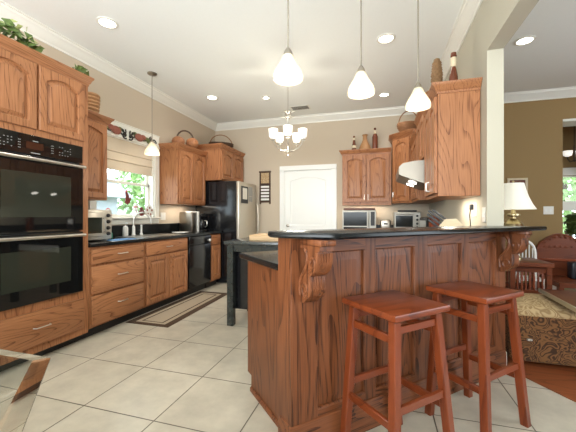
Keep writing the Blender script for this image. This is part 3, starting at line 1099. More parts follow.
# carved corbels
def corbel(x0):
    b = MB()
    w = 0.076
    prof = [(0.0, 0.31), (-0.165, 0.31), (-0.168, 0.262), (-0.150, 0.258), (-0.152, 0.235), (-0.150, 0.20), (-0.135, 0.165), (-0.112, 0.145), (-0.088, 0.135), (-0.078, 0.125),
            (-0.090, 0.105), (-0.094, 0.08), (-0.086, 0.05), (-0.066, 0.028), (-0.045, 0.018), (-0.036, 0.004), (-0.014, 0.0), (0.0, 0.004), (0.0, 0.115), (-0.022, 0.135), (-0.048, 0.165), (-0.066, 0.20), (-0.066, 0.235), (-0.050, 0.258), (-0.030, 0.264), (0.0, 0.264)]
    b.prism([(y - 0.0105, z) for y, z in prof], x0, x0 + w, 'YZ')
    # scroll bands on both cheeks and on the front
    def spiral(cy, cz, r0, r1, a0, a1, n=14):
        return [(cy + (r0 + (r1 - r0) * i / n) * math.cos(a0 + (a1 - a0) * i / n), cz + (r0 + (r1 - r0) * i / n) * math.sin(a0 + (a1 - a0) * i / n)) for i in range(n + 1)]
    upper = [(-0.035, 0.245), (-0.028, 0.225)] + spiral(-0.052, 0.225, 0.018, 0.030, PI * 0.5, -0.2 * PI, 6)[::1]
    band = [(-0.045, 0.262), (-0.064, 0.245), (-0.068, 0.215), (-0.058, 0.182), (-0.036, 0.15), (-0.012, 0.125), (0.0, 0.10), (0.002, 0.07), (-0.004, 0.035)]
    low = spiral(-0.050, 0.070, 0.040, 0.012, PI * 0.85, PI * 3.6, 22)
    frontband = [(-0.148, 0.25), (-0.146, 0.215), (-0.132, 0.178), (-0.108, 0.155), (-0.082, 0.142), (-0.086, 0.11), (-0.086, 0.075), (-0.072, 0.045), (-0.045, 0.026)]
    bumps = spiral(-0.105, 0.205, 0.034, 0.010, -0.3 * PI, -2.2 * PI, 16)
    for xx in (x0, x0 + w):
        for path, r in ((band, 0.010), (low, 0.009), (frontband, 0.0095), (bumps, 0.008)):
            b.tube([(xx, y - 0.0105, z) for y, z in path], r, 6)
    for k in range(5):
        xx = x0 + w * (0.14 + 0.18 * k)
        b.tube([(xx, y - 0.0105 - 0.002, z) for y, z in frontband], 0.0085, 6)
    b.box(x0 - 0.006, x0 + w + 0.006, -0.188, -0.0102, 0.282, 0.309, 0.003)
    o = b.build('corbel', 'bar_oak', bar, smooth=50)
    o.location = (0, 0, 0.757)


corbel(0.052)
corbel(1.80)

# bar top
bt = thing('granite_countertop', 'black granite bar top with rounded end above the corbels', 'countertop', (BO[0], BO[1], 0), 45)
pts = [(0.16, -0.205), (2.055, -0.205), (2.066, -0.195), (1.728, 0.158), (0.02, 0.158), (-0.03, 0.15), (-0.062, 0.12), (-0.072, 0.08), (-0.066, 0.04), (-0.045, 0.0), (0.045, -0.12), (0.075, -0.155), (0.11, -0.19)]
b = MB()
b.slab(pts, 1.0695, 1.099, 0.008)
b.build('granite_slab', 'granite', bt)

# cabinet behind the bar, closed by an oak end panel
pc = thing('peninsula_cabinet', 'oak cabinet with plain end panel behind the bar', 'cabinet', (BO[0], BO[1], 0), 45)
b = MB()
b.box(0.064, 1.55, BTH + 0.002, 0.72, 0.10, 0.875)
b.box(0.064, 1.55, BTH + 0.002, 0.655, 0.0, 0.10)
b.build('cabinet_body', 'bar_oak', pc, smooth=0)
for x0, x1 in ((0.09, 0.55), (0.56, 1.02)):
    b = MB()
    b.X = Matrix.Translation((x1, 0.721, 0.125)) @ Matrix.Rotation(PI, 4, 'Z')
    panel_door(b, x1 - x0, 0.72, y0=-0.001)
    b.build('door', 'bar_oak', pc, smooth=25)
b = MB()
b.sweep([(0.064, 0.65, 0), (0.064, BTH + 0.003, 0)], [(0.0, 0.0), (0.012, 0.0), (0.012, 0.02), (0.006, 0.028), (0, 0.028)])
b.build('shoe_moulding', 'bar_oak_x', pc)
kc = thing('peninsula_countertop', 'black granite kitchen counter below and behind the bar top', 'countertop', (0, 0, 0))
b = MB()
poly = [bw(0.032, 0.131), bw(0.032, 0.80)]
poly = [bw(0.032, 0.131), (0.752, 2.806), (0.80, 2.806), (0.80, 5.79), (-0.66, 5.79), (-0.66, 5.16), (0.165, 5.16), (0.165, 0.165 + 1.866 + 0.80 * 1.41421), bw(0.032, 0.80)]
b.slab(poly, 0.876, 0.915, 0.006)
b.build('counter_slab', 'granite', kc)
b = MB()
b.box(-0.66, 0.78, 5.776, 5.79, 0.9155, 1.02, 0.003)
b.box(0.786, 0.80, 2.95, 5.77, 0.9155, 1.02, 0.003)
b.build('backsplash', 'granite', kc)

# ------------------------------------------------------------------ bar stools
def make_stool(label, cx, cy):
    r = thing('bar_stool', label, 'bar stool', (cx, cy, 0), 45, 'cherry wood bar stools at the breakfast bar')
    zs = 0.754
    b = MB()
    b.slab([(-0.182, -0.178), (0.182, -0.178), (0.182, 0.178), (-0.182, 0.178)], zs - 0.032, zs, 0.006)
    b.build('seat', 'cherry', r)
    top = (0.136, 0.132)
    def at(sx, sy, z):
        bot = (0.192, 0.182 if sy < 0 else 0.146)
        k = 1 - z / (zs - 0.033)
        return Vector((sx * (top[0] + (bot[0] - top[0]) * k), sy * (top[1] + (bot[1] - top[1]) * k), z))
    for sx in (-1, 1):
        for sy in (-1, 1):
            b = MB()
            h = 0.0205
            rings = []
            for z in (0.0, zs - 0.033):
                p = at(sx, sy, z)
                e = 0.004
                rings.append([(p.x - h + e, p.y - h, z), (p.x + h - e, p.y - h, z), (p.x + h, p.y - h + e, z), (p.x + h, p.y + h - e, z),
                              (p.x + h - e, p.y + h, z), (p.x - h + e, p.y + h, z), (p.x - h, p.y + h - e, z), (p.x - h, p.y - h + e, z)])
            b.loft(rings)
            b.build('leg', 'cherry_z', r, smooth=30)
    for (a, c, z, w) in (((-1, -1), (1, -1), 0.672, 0.032), ((-1, 1), (1, 1), 0.672, 0.032), ((1, -1), (1, 1), 0.630, 0.036), ((-1, -1), (-1, 1), 0.630, 0.036),
                         ((-1, -1), (1, -1), 0.335, 0.034), ((-1, 1), (1, 1), 0.335, 0.034), ((1, -1), (1, 1), 0.270, 0.036), ((-1, -1), (-1, 1), 0.270, 0.036)):
        p, q_ = at(*a, z), at(*c, z)
        d = (q_ - p).normalized() * 0.018
        b = MB()
        b.obox(p + d, q_ - d, 0.020, w, bev=0.002)
        b.build('stretcher', 'cherry', r)
    return r


s1 = make_stool('nearer cherry wood bar stool, standing by the scrolled corbel at the rounded bar end', 0.064, 1.638)
copy_tree(s1, (0.520, 2.058, 0), 'farther cherry wood bar stool, standing next to the patterned ottoman')

# ------------------------------------------------------------------ black work table with board
wt = thing('work_table', 'black painted work table standing behind the peninsula cabinet', 'table', (-1.575, 3.03, 0))
for x in (0, 1.13):
    for y in (0, 0.53):
        b = MB()
        b.box(x, x + 0.07, y, y + 0.07, 0, 0.872, 0.003)
        b.build('leg', 'cartpaint', wt)
b = MB()
b.slab([(-0.02, -0.03), (1.23, -0.03), (1.23, 0.63), (-0.02, 0.63)], 0.8725, 0.91, 0.004)
b.build('table_top', 'cartpaint', wt)
b = MB()
b.box(0.07, 1.13, 0.012, 0.032, 0.795, 0.872)
b.box(0.07, 1.13, 0.568, 0.588, 0.795, 0.872)
b.box(0.012, 0.032, 0.07, 0.53, 0.795, 0.872)
b.box(1.168, 1.188, 0.07, 0.53, 0.795, 0.872)
b.build('apron', 'cartpaint', wt)
b = MB()
b.box(0.02, 0.045, 0.07, 0.53, 0.16, 0.795)
b.box(0.33, 0.35, 0.035, 0.565, 0.16, 0.795)
b.box(0.045, 0.33, 0.10, 0.12, 0.16, 0.795)
b.box(0.045, 0.33, 0.12, 0.565, 0.16, 0.18)
b.build('cupboard', 'black', wt)
b = MB()
b.box(0.36, 1.12, 0.06, 0.50, 0.70, 0.794, 0.004)
dd = b.build('drawer', 'cream', wt)
dd['label'] = 'pale drawer under the black table top'
b = MB()
b.lathe([(0.006, 0), (0.006, -0.012), (0.013, -0.02), (0.0, -0.026)], (0.47, 0.06, 0.745), 10, 'Y')
b.build('knob', 'nickel', dd)
cb = thing('cutting_board', 'thick maple cutting board lying on the black work table', 'cutting board', (-1.36, 3.13, 0.9105))
b = MB()
b.box(0, 0.80, 0, 0.34, 0, 0.060, 0.005, 2)
b.build('board', 'maple', cb)

# ------------------------------------------------------------------ runner rug
rg = thing('runner_rug', 'long taupe runner rug with dark brown borders in front of the sink', 'rug', (0, 0, 0))
def rgp(e):
    return [(-2.69 + e, 2.80 + e * 0.7), (-2.14 - e, 2.80 + e * 0.7), (-2.19 - e, 4.30 - e), (-2.69 + e, 4.30 - e)]
b = MB()
b.slab(rgp(0), 0.0005, 0.006, 0.002)
b.build('border', 'rug_dark', rg)
b = MB()
b.prism(rgp(0.085), 0.006, 0.0068)
b.build('field', 'rug_light', rg, smooth=0)
b = MB()
o_, i_ = rgp(0.135), rgp(0.155)
for k in range(4):
    k2 = (k + 1) % 4
    b.prism([o_[k], o_[k2], i_[k2], i_[k]], 0.0068, 0.0074)
b.build('stripe', 'rug_dark', rg, smooth=0)

# ------------------------------------------------------------------ glass table in the foreground
gt = thing('glass_table', 'clear glass table with clipped corners on the tiles before the oven tower', 'table', (-1.537, -0.203, 0))
def oc(e):
    P = [(-0.955, 0.698), (-0.60, 0.362), (-0.60, -0.762), (-0.955, -1.098), (-2.1, -1.098), (-2.455, -0.762), (-2.455, 0.362), (-2.1, 0.698)]
    c = Vector((-1.5275, -0.2))
    out = []
    for i in range(8):
        a, p, q_ = Vector(P[i - 1]), Vector(P[i]), Vector(P[(i + 1) % 8])
        d1, d2 = (p - a).normalized(), (q_ - p).normalized()
        n1, n2 = Vector((d1.y, -d1.x)), Vector((d2.y, -d2.x))
        m = (n1 + n2)
        m = m / m.dot(n1)
        v = p + m * e
        out.append((v.x + 1.55, v.y + 0.2))
    return out
b = MB()
b.loft([[(x, y, z) for x, y in oc(e)] for e, z in ((0.0, 0.748), (0.0, 0.753), (0.040, 0.760))])
b.build('glass_top', 'tableglass', gt, smooth=0)
b = MB()
b.lathe([(0.30, 0.0), (0.30, 0.03), (0.12, 0.06), (0.07, 0.35), (0.10, 0.66), (0.26, 0.70), (0.26, 0.7475)], (0, 0, 0), 24)
b.build('pedestal', 'darkwood', gt)

# ------------------------------------------------------------------ ceiling lights
def can(x, y, lab, r=0.075):
    t = thing('ceiling_light', lab, 'ceiling light', (x, y, ZC), 0, 'recessed ceiling lights')
    b = MB()
    b.lathe([(r + 0.022, 0.0), (r + 0.022, -0.006), (r, -0.010), (r - 0.004, -0.004), (r - 0.004, 0.0)], (0, 0, -0.0005), 24)
    b.build('trim_ring', 'white', t)
    b = MB()
    b.lathe([(r - 0.005, -0.001), (r - 0.005, -0.004), (0.0, -0.005)], (0, 0, 0), 24)
    b.build('lens', 'can_light', t)
    d = bpy.data.lights.new('downlight', 'SPOT')
    d.energy = 24
    d.color = (1.0, 0.93, 0.83)
    d.spot_size = math.radians(125)
    d.spot_blend = 0.7
    d.shadow_soft_size = 0.07
    o = bpy.data.objects.new('downlight', d)
    COL.objects.link(o)
    o.parent = t
    o.location = (0, 0, -0.03)
    return t


can(-2.55, 2.43, 'recessed ceiling light above the oven tower')
can(-2.56, 4.43, 'recessed ceiling light above the dishwasher, between sink lamp and chandelier')
can(-1.74, 4.68, 'small recessed ceiling light just above the chandelier', 0.05)
can(0.06, 3.48, 'recessed ceiling light between the middle and farthest glass pendants')
can(0.06, 5.08, 'small recessed ceiling light beside the middle pendant shade, toward the back wall', 0.065)
can(1.49, 3.94, 'recessed ceiling light in the living room past the partition wall')

vt = thing('ceiling_vent', 'small white slotted air vent in the ceiling beyond the chandelier', 'vent', (-1.33, 5.27, ZC))
b = MB()
b.box(-0.17, 0.17, -0.10, 0.10, -0.010, -0.0005, 0.003)
b.build('vent_frame', 'white', vt)
b = MB()
for k in range(7):
    y = -0.075 + k * 0.023
    b.box(-0.145, 0.145, y, y + 0.012, -0.0112, -0.0101)
b.build('slots', 'matblack', vt, smooth=0)


# pendants
def pendant(loc, lab, group, zb, scale=1.0, power=1.3):
    x, y = loc
    t = thing('pendant_lamp', lab, 'pendant lamp', (x, y, zb), 0, group)
    k = scale
    b = MB()
    b.lathe([(0.0, ZC - zb), (0.06, ZC - zb), (0.06, ZC - zb - 0.012), (0.045, ZC - zb - 0.022), (0.006, ZC - zb - 0.03)], (0, 0, -0.0005), 18)
    b.build('canopy', 'nickel', t)
    b = MB()
    b.cyl((0, 0, 0.16 * k), (0, 0, ZC - zb - 0.028), 0.0045, n=8)
    b.build('rod', 'nickel', t)
    b = MB()
    b.lathe([(0.005, 0.165 * k), (0.010, 0.158 * k), (0.020, 0.142 * k), (0.024, 0.126 * k), (0.020, 0.122 * k)], (0, 0, 0), 16)
    b.build('socket_cap', 'nickel', t)
    b = MB()
    out = [(0.018, 0.128), (0.026, 0.122), (0.034, 0.106), (0.042, 0.085), (0.055, 0.065), (0.068, 0.042), (0.0755, 0.020), (0.074, 0.0)]
    prof = [(r * k, z * k) for r, z in out] + [((r - 0.004) * k, (z + 0.002) * k) for r, z in reversed(out)]
    b.lathe(prof, (0, 0, 0), 28)
    b.build('glass_shade', 'frosted', t, smooth=60)
    b = MB()
    b.sphere((0, 0, 0.05 * k), (0.026 * k, 0.026 * k, 0.032 * k), 14, 10)
    b.build('bulb', 'bulb', t)
    d = bpy.data.lights.new('pendant_glow', 'POINT')
    d.energy = power
    d.color = (1.0, 0.90, 0.75)
    d.shadow_soft_size = 0.03
    o = bpy.data.objects.new('pendant_glow', d)
    COL.objects.link(o)
    o.parent = t
    o.location = (0, 0, -0.03)
    return t


GP = 'frosted glass pendants over the bar'
pendant((-0.443, 1.507), 'nearest frosted glass pendant, largest of the row, hanging over the rounded bar end', GP, 1.857)
pendant((-0.103, 1.803), 'middle frosted glass pendant hanging over the bar between two others', GP, 1.857)
pendant((0.23, 2.13), 'farthest frosted glass pendant of the row, beside the large oak wall cabinet', GP, 1.857)
pendant((-2.89, 3.46), 'single white glass pendant on a long rod above the sink', None, 1.985, 1.25, 2)

# chandelier
ch = thing('chandelier', 'small five-arm chandelier with white glass shades in front of the white door', 'chandelier', (-1.13, 3.84, 2.02))
b = MB()
b.lathe([(0.0, 1.04), (0.06, 1.04), (0.06, 1.025), (0.02, 1.005), (0.004, 1.0)], (0, 0, -0.001), 16)
b.build('canopy', 'chrome', ch)
b = MB()
b.cyl((0, 0, 0.49), (0, 0, 1.0), 0.005, n=8)
b.build('rod', 'chrome', ch)
b = MB()
b.lathe([(0.0, -0.07), (0.010, -0.06), (0.006, -0.045), (0.014, -0.03), (0.026, -0.01), (0.014, 0.02), (0.008, 0.06), (0.014, 0.16), (0.024, 0.20), (0.012, 0.25), (0.008, 0.46), (0.016, 0.475), (0.006, 0.50)], (0, 0, 0), 14)
b.build('body', 'chrome', ch)
b = MB()
for k in range(6):
    a = k * PI / 3 + 0.2
    for s_ in (1, -1):
        b.tube([(0, 0, 0.45), (0.04 * math.cos(a), 0.04 * math.sin(a), 0.45 + 0.04 * s_), (0.085 * math.cos(a), 0.085 * math.sin(a), 0.455 + 0.025 * s_)], [0.006, 0.010, 0.003], 6)
b.build('leaf_crown', 'chrome', ch)
for k in range(5):
    a = math.radians(-74 + 72 * k)
    c_, s_ = math.cos(a), math.sin(a)
    b = MB()
    b.tube([(0.015 * c_, 0.015 * s_, 0.0), (0.07 * c_, 0.07 * s_, -0.01), (0.13 * c_, 0.13 * s_, 0.01), (0.18 * c_, 0.18 * s_, 0.06), (0.195 * c_, 0.195 * s_, 0.105)], 0.006, 7)
    b.lathe([(0.0, 0.10), (0.03, 0.105), (0.034, 0.113), (0.014, 0.12), (0.014, 0.135)], (0.195 * c_, 0.195 * s_, 0), 12)
    ar = b.build('arm', 'chrome', ch)
    b = MB()
    out = [(0.016, 0.13), (0.040, 0.137), (0.052, 0.16), (0.056, 0.20), (0.060, 0.25)]
    b.lathe(out + [(r - 0.004, z + 0.002) for r, z in reversed(out)], (0.195 * c_, 0.195 * s_, 0), 18)
    b.build('glass_shade', 'opal', ar, smooth=60)
for k in range(5):
    a = math.radians(-74 + 72 * k)
    d = bpy.data.lights.new('chandelier_glow', 'POINT')
    d.energy = 0.8
    d.color = (1.0, 0.93, 0.80)
    d.shadow_soft_size = 0.04
    o = bpy.data.objects.new('chandelier_glow', d)
    COL.objects.link(o)
    o.parent = ch
    o.location = (0.195 * math.cos(a), 0.195 * math.sin(a), 0.225)

d = bpy.data.lights.new('chandelier_glow', 'POINT')
d.energy = 30
d.color = (1.0, 0.93, 0.80)
d.shadow_soft_size = 0.12
o = bpy.data.objects.new('chandelier_glow', d)
COL.objects.link(o)
o.parent = ch
o.location = (0, 0, -0.22)

# under-cabinet lights
for loc, tgt, sx, sy, p in (((0.64, 3.3, 1.335), (0.70, 3.3, 0.9), 0.5, 0.08, 4.5), ((-0.22, 5.66, 1.36), (-0.22, 5.7, 0.9), 0.7, 0.05, 2.4), ((-3.1, 4.47, 1.355), (-3.1, 4.47, 0.9), 0.08, 0.5, 2.5)):
    area('under_cabinet_light', loc, tgt, sx, sy, p, (1.0, 0.88, 0.72))

# ------------------------------------------------------------------ things on the sink side
to = thing('toaster_oven', 'cream toaster oven with black side knobs beside the oven tower', 'toaster oven', (-2.76, 2.345, 0.9155), 90)
b = MB()
b.box(0, 0.345, 0, 0.34, 0.015, 0.325, 0.012, 2)
for x in (0.03, 0.30):
    for y in (0.03, 0.28):
        b.box(x, x + 0.02, y, y + 0.02, 0, 0.016)
b.build('oven_body', 'taupe', to)
b = MB()
b.box(0.01, 0.235, -0.014, -0.001, 0.05, 0.295, 0.008, 2)
od = b.build('glass_door', 'taupe', to)
b = MB()
b.box(0.03, 0.205, -0.0156, -0.0141, 0.085, 0.245)
b.build('door_window', 'ovenwindow', od, smooth=0)
b = MB()
b.tube([(0.222, -0.014, 0.09), (0.224, -0.04, 0.11), (0.224, -0.04, 0.22), (0.222, -0.014, 0.24)], 0.007, 8)
b.build('handle', 'chrome', od)
for z in (0.075, 0.135, 0.20, 0.265):
    b = MB()
    b.lathe([(0.020, -0.001), (0.020, -0.010), (0.014, -0.024), (0.0, -0.025)], (0.29, 0, z), 12, 'Y')
    b.build('knob', 'matblack', to)
gb = thing('green_bottle', 'small green bottle between the toaster oven and the soap dispenser', 'bottle', (-2.98, 2.88, 0.9155))
b = MB()
b.lathe([(0.022, 0), (0.024, 0.01), (0.024, 0.06), (0.010, 0.075), (0.010, 0.085)], (0, 0, 0), 12)
b.build('bottle_body', 'green', gb)
b = MB()
b.lathe([(0.011, 0.085), (0.011, 0.10), (0.0, 0.102)], (0, 0, 0), 12)
b.build('cap', 'whiteplastic', gb)
tc_ = thing('dish_cloth', 'blue dish cloth lying on the black counter before the toaster oven', 'cloth', (-2.71, 2.76, 0.9155))
b = MB()
b.slab([(-0.05, -0.14), (0.06, -0.12), (0.07, 0.14), (-0.06, 0.16), (-0.08, 0.02)], 0, 0.008, 0.003)
b.build('cloth', 'blue', tc_)
sd = thing('soap_dispenser', 'white soap dispenser on the counter beside the curved faucet', 'soap dispenser', (-3.14, 3.27, 0.9155))
b = MB()
b.lathe([(0.03, 0), (0.032, 0.01), (0.032, 0.11), (0.02, 0.13), (0.012, 0.135)], (0, 0, 0), 14)
b.build('dispenser_body', 'whiteplastic', sd)
b = MB()
b.tube([(0, 0, 0.135), (0, 0, 0.165), (0.04, 0, 0.16)], 0.006, 7)
b.build('pump', 'chrome', sd)
fc = thing('kitchen_faucet', 'tall curved gooseneck faucet arching over the sink', 'faucet', (-3.15, 3.42, 0.9155))
b = MB()
b.lathe([(0.028, 0), (0.026, 0.012), (0.02, 0.02), (0.018, 0.12), (0.012, 0.135)], (0, 0, 0), 14)
b.build('faucet_base', 'whiteplastic', fc)
b = MB()
pts_ = [(0, 0, 0.12), (0, 0, 0.20)] + [(0.105 - 0.105 * math.cos(PI * k / 10), 0.08 * (k / 10), 0.20 + 0.105 * math.sin(PI * k / 10)) for k in range(1, 11)] + [(0.21, 0.08, 0.16)]
b.tube(pts_, 0.010, 10)
b.build('spout', 'chrome', fc)
b = MB()
b.lathe([(0.02, 0), (0.02, 0.02), (0.013, 0.03), (0.012, 0.12), (0.016, 0.135), (0.0, 0.14)], (0.0, 0.14, 0), 12)
b.build('side_lever', 'whiteplastic', fc)
cm = thing('coffee_maker', 'steel and black coffee maker under the two-door cabinet beside the refrigerator', 'coffee maker', (-2.92, 4.42, 0.9155), 90)
b = MB()
b.box(0, 0.15, 0.0, 0.24, 0, 0.325, 0.008, 2)
b.build('water_tank', 'nickel', cm)
b = MB()
b.box(0.151, 0.20, -0.01, 0.24, 0, 0.335, 0.006, 2)
b.build('steel_column', 'whiteplastic', cm)
b = MB()
b.box(0.201, 0.36, 0.06, 0.24, 0, 0.30, 0.008, 2)
b.box(0.201, 0.36, -0.06, 0.06, 0, 0.03, 0.006)
b.box(0.201, 0.36, -0.05, 0.06, 0.25, 0.30, 0.006)
b.build('machine_body', 'matblack', cm)
b = MB()
b.lathe([(0.045, 0.0), (0.055, 0.02), (0.055, 0.12), (0.04, 0.16), (0.036, 0.17)], (0.28, 0.0, 0.0305), 16)
cf = b.build('carafe', 'black', cm)
b = MB()
b.tube([(0.30, -0.05, 0.18), (0.305, -0.09, 0.17), (0.305, -0.09, 0.10), (0.30, -0.055, 0.07)], 0.010, 7)
b.build('carafe_handle', 'steel', cf)
pl = thing('serving_dish', 'white dish at the rim of the counter by the dishwasher', 'dish', (-2.86, 4.03, 0.9155))
b = MB()
b.lathe([(0.05, 0), (0.06, 0.004), (0.12, 0.016), (0.122, 0.020), (0.06, 0.010), (0.0, 0.009)], (0, 0, 0), 20)
b.build('plate', 'whiteplastic', pl)
for nm, x, y, z, lab in (('wall_outlet', XL, 4.17, 1.17, 'white wall outlet under the two-door cabinet next to the window'),):
    t = thing(nm, lab, 'outlet', (x, y, z), 90)
    b = MB()
    b.box(-0.06, 0.06, -0.007, -0.0005, -0.06, 0.06, 0.002)
    b.build('plate', 'outlet', t)
    b = MB()
    for xx in (-0.03, 0.03):
        b.box(xx - 0.012, xx + 0.012, -0.009, -0.0071, -0.03, 0.03)
    b.build('switch', 'whiteplastic', t)

# window sill figures
def figurine(y, lab, name, parts, z=WZ0 + 0.0005, x=XL - 0.005):
    t = thing(name, lab, 'figurine', (x, y, z), 0)
    for nm, mat, fn in parts:
        b = MB()
        fn(b)
        b.build(nm, mat, t)
    return t


figurine(3.14, 'small red and white figurine on the window sill by the toaster oven', 'red_figurine', [
    ('body', 'whiteplastic', lambda b: b.lathe([(0.03, 0), (0.04, 0.02), (0.03, 0.06), (0.015, 0.075)])),
    ('coat', 'red', lambda b: b.lathe([(0.042, 0.022), (0.046, 0.03), (0.036, 0.055), (0.03, 0.058)])),
    ('head', 'red', lambda b: b.sphere((0, 0, 0.10), 0.022)),
    ('face', 'whiteplastic', lambda b: b.sphere((0.012, -0.008, 0.098), 0.013))])
figurine(3.60, 'white snowman figurine standing on the window sill', 'snowman_figurine', [
    ('body', 'whiteplastic', lambda b: (b.sphere((0, 0, 0.045), 0.045), b.sphere((0, 0, 0.115), 0.036))),
    ('head', 'whiteplastic', lambda b: b.sphere((0, 0, 0.17), 0.028)),
    ('scarf', 'red', lambda b: b.tube([(0.03 * math.cos(2 * PI * k / 10), 0.03 * math.sin(2 * PI * k / 10), 0.145) for k in range(10)], 0.007, 6, True))])
figurine(3.72, 'small dark red and white bird figurine beside the snowman', 'bird_figurine', [
    ('body', 'darkred', lambda b: b.sphere((0, 0, 0.07), (0.04, 0.045, 0.05))),
    ('foot', 'whiteplastic', lambda b: b.lathe([(0.03, 0), (0.02, 0.01), (0.008, 0.03)])),
    ('head', 'darkred', lambda b: b.sphere((0.01, -0.02, 0.125), 0.024))])
figurine(3.86, 'painted plate with brown spots propped at the window corner', 'painted_plate', [
    ('plate', 'whiteplastic', lambda b: b.lathe([(0.0, 0.0), (0.085, 0.004), (0.09, 0.008), (0.0, 0.014)], (0, 0, 0.09), 20, 'X')),
    ('motif', 'rose', lambda b: [b.lathe([(0.016, 0.0145), (0.016, 0.0165), (0.0, 0.017)], (0.001, 0.05 * math.cos(a), 0.09 + 0.05 * math.sin(a)), 8, 'X') for a in (0.3, 1.5, 2.8, 4.0, 5.2)]),
    ('stand', 'iron', lambda b: b.box(-0.015, 0.03, -0.03, 0.03, 0.0, 0.006))])
rs = thing('rooster_ornament', 'dark rooster suncatcher fixed to the lower window pane', 'ornament', (XL - 0.075, 3.53, 1.40), 90)
b = MB()
b.prism([(-0.05, -0.04), (0.0, -0.07), (0.05, -0.03), (0.06, 0.04), (0.03, 0.02), (0.02, 0.07), (-0.01, 0.11), (-0.04, 0.10), (-0.03, 0.04)], -0.003, 0.003, 'XZ')
b.build('rooster', 'darkred', rs, smooth=0)
b = MB()
b.prism([(-0.01, 0.11), (0.0, 0.13), (-0.015, 0.125), (-0.025, 0.135), (-0.04, 0.10)], -0.004, 0.004, 'XZ')
b.build('comb', 'red', rs, smooth=0)

# scroll ornament over the window
so = thing('scroll_ornament', 'wrought iron scroll with painted flowers mounted above the sink window', 'wall ornament', (XL + 0.024, 3.42, 2.275), 90)
for sgn in (-1, 1):
    b = MB()
    for cx, cz, r0, t0 in ((0.50, -0.01, 0.055, 0.0), (0.44, 0.03, 0.035, 1.5), (0.09, 0.015, 0.060, 2.5), (0.05, -0.03, 0.045, 4.0)):
        b.tube([(sgn * (cx + (r0 * (1 - k / 18)) * math.cos(t0 + k * 0.5)), -0.012, cz + (r0 * (1 - k / 18)) * math.sin(t0 + k * 0.5)) for k in range(16)], 0.009, 6)
    b.tube([(sgn * (0.04 + 0.065 * k), -0.010, 0.025 * math.sin(k * 1.2)) for k in range(8)], 0.008, 6)
    b.build('scroll', 'iron', so)
    for cx, cz, rx, rz in ((0.20, 0.0, 0.085, 0.055), (0.28, 0.02, 0.055, 0.035)):
        b = MB()
        b.sphere((sgn * cx, -0.018, cz), (rx, 0.014, rz), 12, 8)
        b.build('flower', 'rose', so)
    for cx, cz, r in ((0.35, 0.01, 0.075), (0.40, -0.02, 0.05), (0.13, 0.03, 0.04)):
        b = MB()
        b.sphere((sgn * cx, -0.012, cz), (r, 0.008, 0.03), 10, 7)
        b.build('leaf', 'leafgreen', so)

# ------------------------------------------------------------------ on top of the cabinets
def ivy(loc, lab, n, spread, seed, up=0.09):
    t = thing('trailing_ivy', lab, 'plant', loc)
    rnd = random.Random(seed)
    pts = [(0.0, -spread + 2 * spread * k / 8, 0.012 + 0.02 * abs(math.sin(k * 1.3))) for k in range(9)]
    b = MB()
    b.tube(pts, 0.004, 6)
    b.build('vine', 'twig', t)
    for mat, k0, s_ in (('ivy', n, 0.075), ('ivy_pale', n // 3, 0.06)):
        b = MB()
        for p in pts:
            leaf_cloud(b, (p[0], p[1], p[2] + up * (0.62 if mat == 'ivy' else 0.9) * (1 - abs(p[1]) / spread * 0.7)), (0.05, 0.05, up * 0.45), k0 // 9, s_, rnd.random())
        b.build('leaves', mat, t, smooth=0)


ivy((-2.70, 1.70, 2.49), 'trailing ivy lying on top of the oven tower', 80, 0.17, 4, 0.13)
ivy((-2.74, 2.27, 2.515), 'small sprig of pale ivy at the oven tower corner by the wall', 18, 0.045, 5, 0.04)


def woven_basket(loc, lab, name, rx, ry, h, hh, mat='wicker', hmat='twig', rot=0, lobes=False):
    t = thing(name, lab, 'basket', loc, rot)
    b = MB()
    if lobes:
        for sx in (-1, 1):
            b.sphere((sx * rx * 0.55, 0, h * 0.5), (rx * 0.5, ry, h * 0.5), 16, 10)
            for k in range(7):
                a = -1.2 + 0.4 * k
                b.tube([(sx * rx * 0.55 + rx * 0.505 * math.cos(q_) * math.cos(a), ry * 1.01 * math.sin(a) , h * 0.5 + h * 0.505 * math.sin(q_) * math.cos(a)) for q_ in [i * 0.52 for i in range(12)]], 0.004, 5)
    else:
        n = 24
        for k in range(7):
            z = 0.008 + (h - 0.016) * k / 6
            s_ = 0.78 + 0.22 * math.sin(min(1, k / 5) * PI / 2)
            b.tube([(rx * s_ * math.cos(2 * PI * i / n) * (1 + 0.02 * (-1) ** (i + k)), ry * s_ * math.sin(2 * PI * i / n) * (1 + 0.02 * (-1) ** (i + k)), z) for i in range(n)], h / 11, 6, True)
        b.lathe([(0.0, 0.002), (min(rx, ry) * 0.78, 0.004), (min(rx, ry) * 0.78, 0.012), (0.0, 0.012)])
    b.build('bowl', mat, t)
    b = MB()
    m_ = 16
    b.tube([(rx * 0.95 * math.cos(PI * k / m_) * (1 if not lobes else 0.7), 0, h * (0.6 if not lobes else 0.75) + hh * math.sin(PI * k / m_)) for k in range(m_ + 1)], [0.013 if lobes else 0.009] * (m_ + 1), 7)
    b.build('handle', hmat, t)
    return t


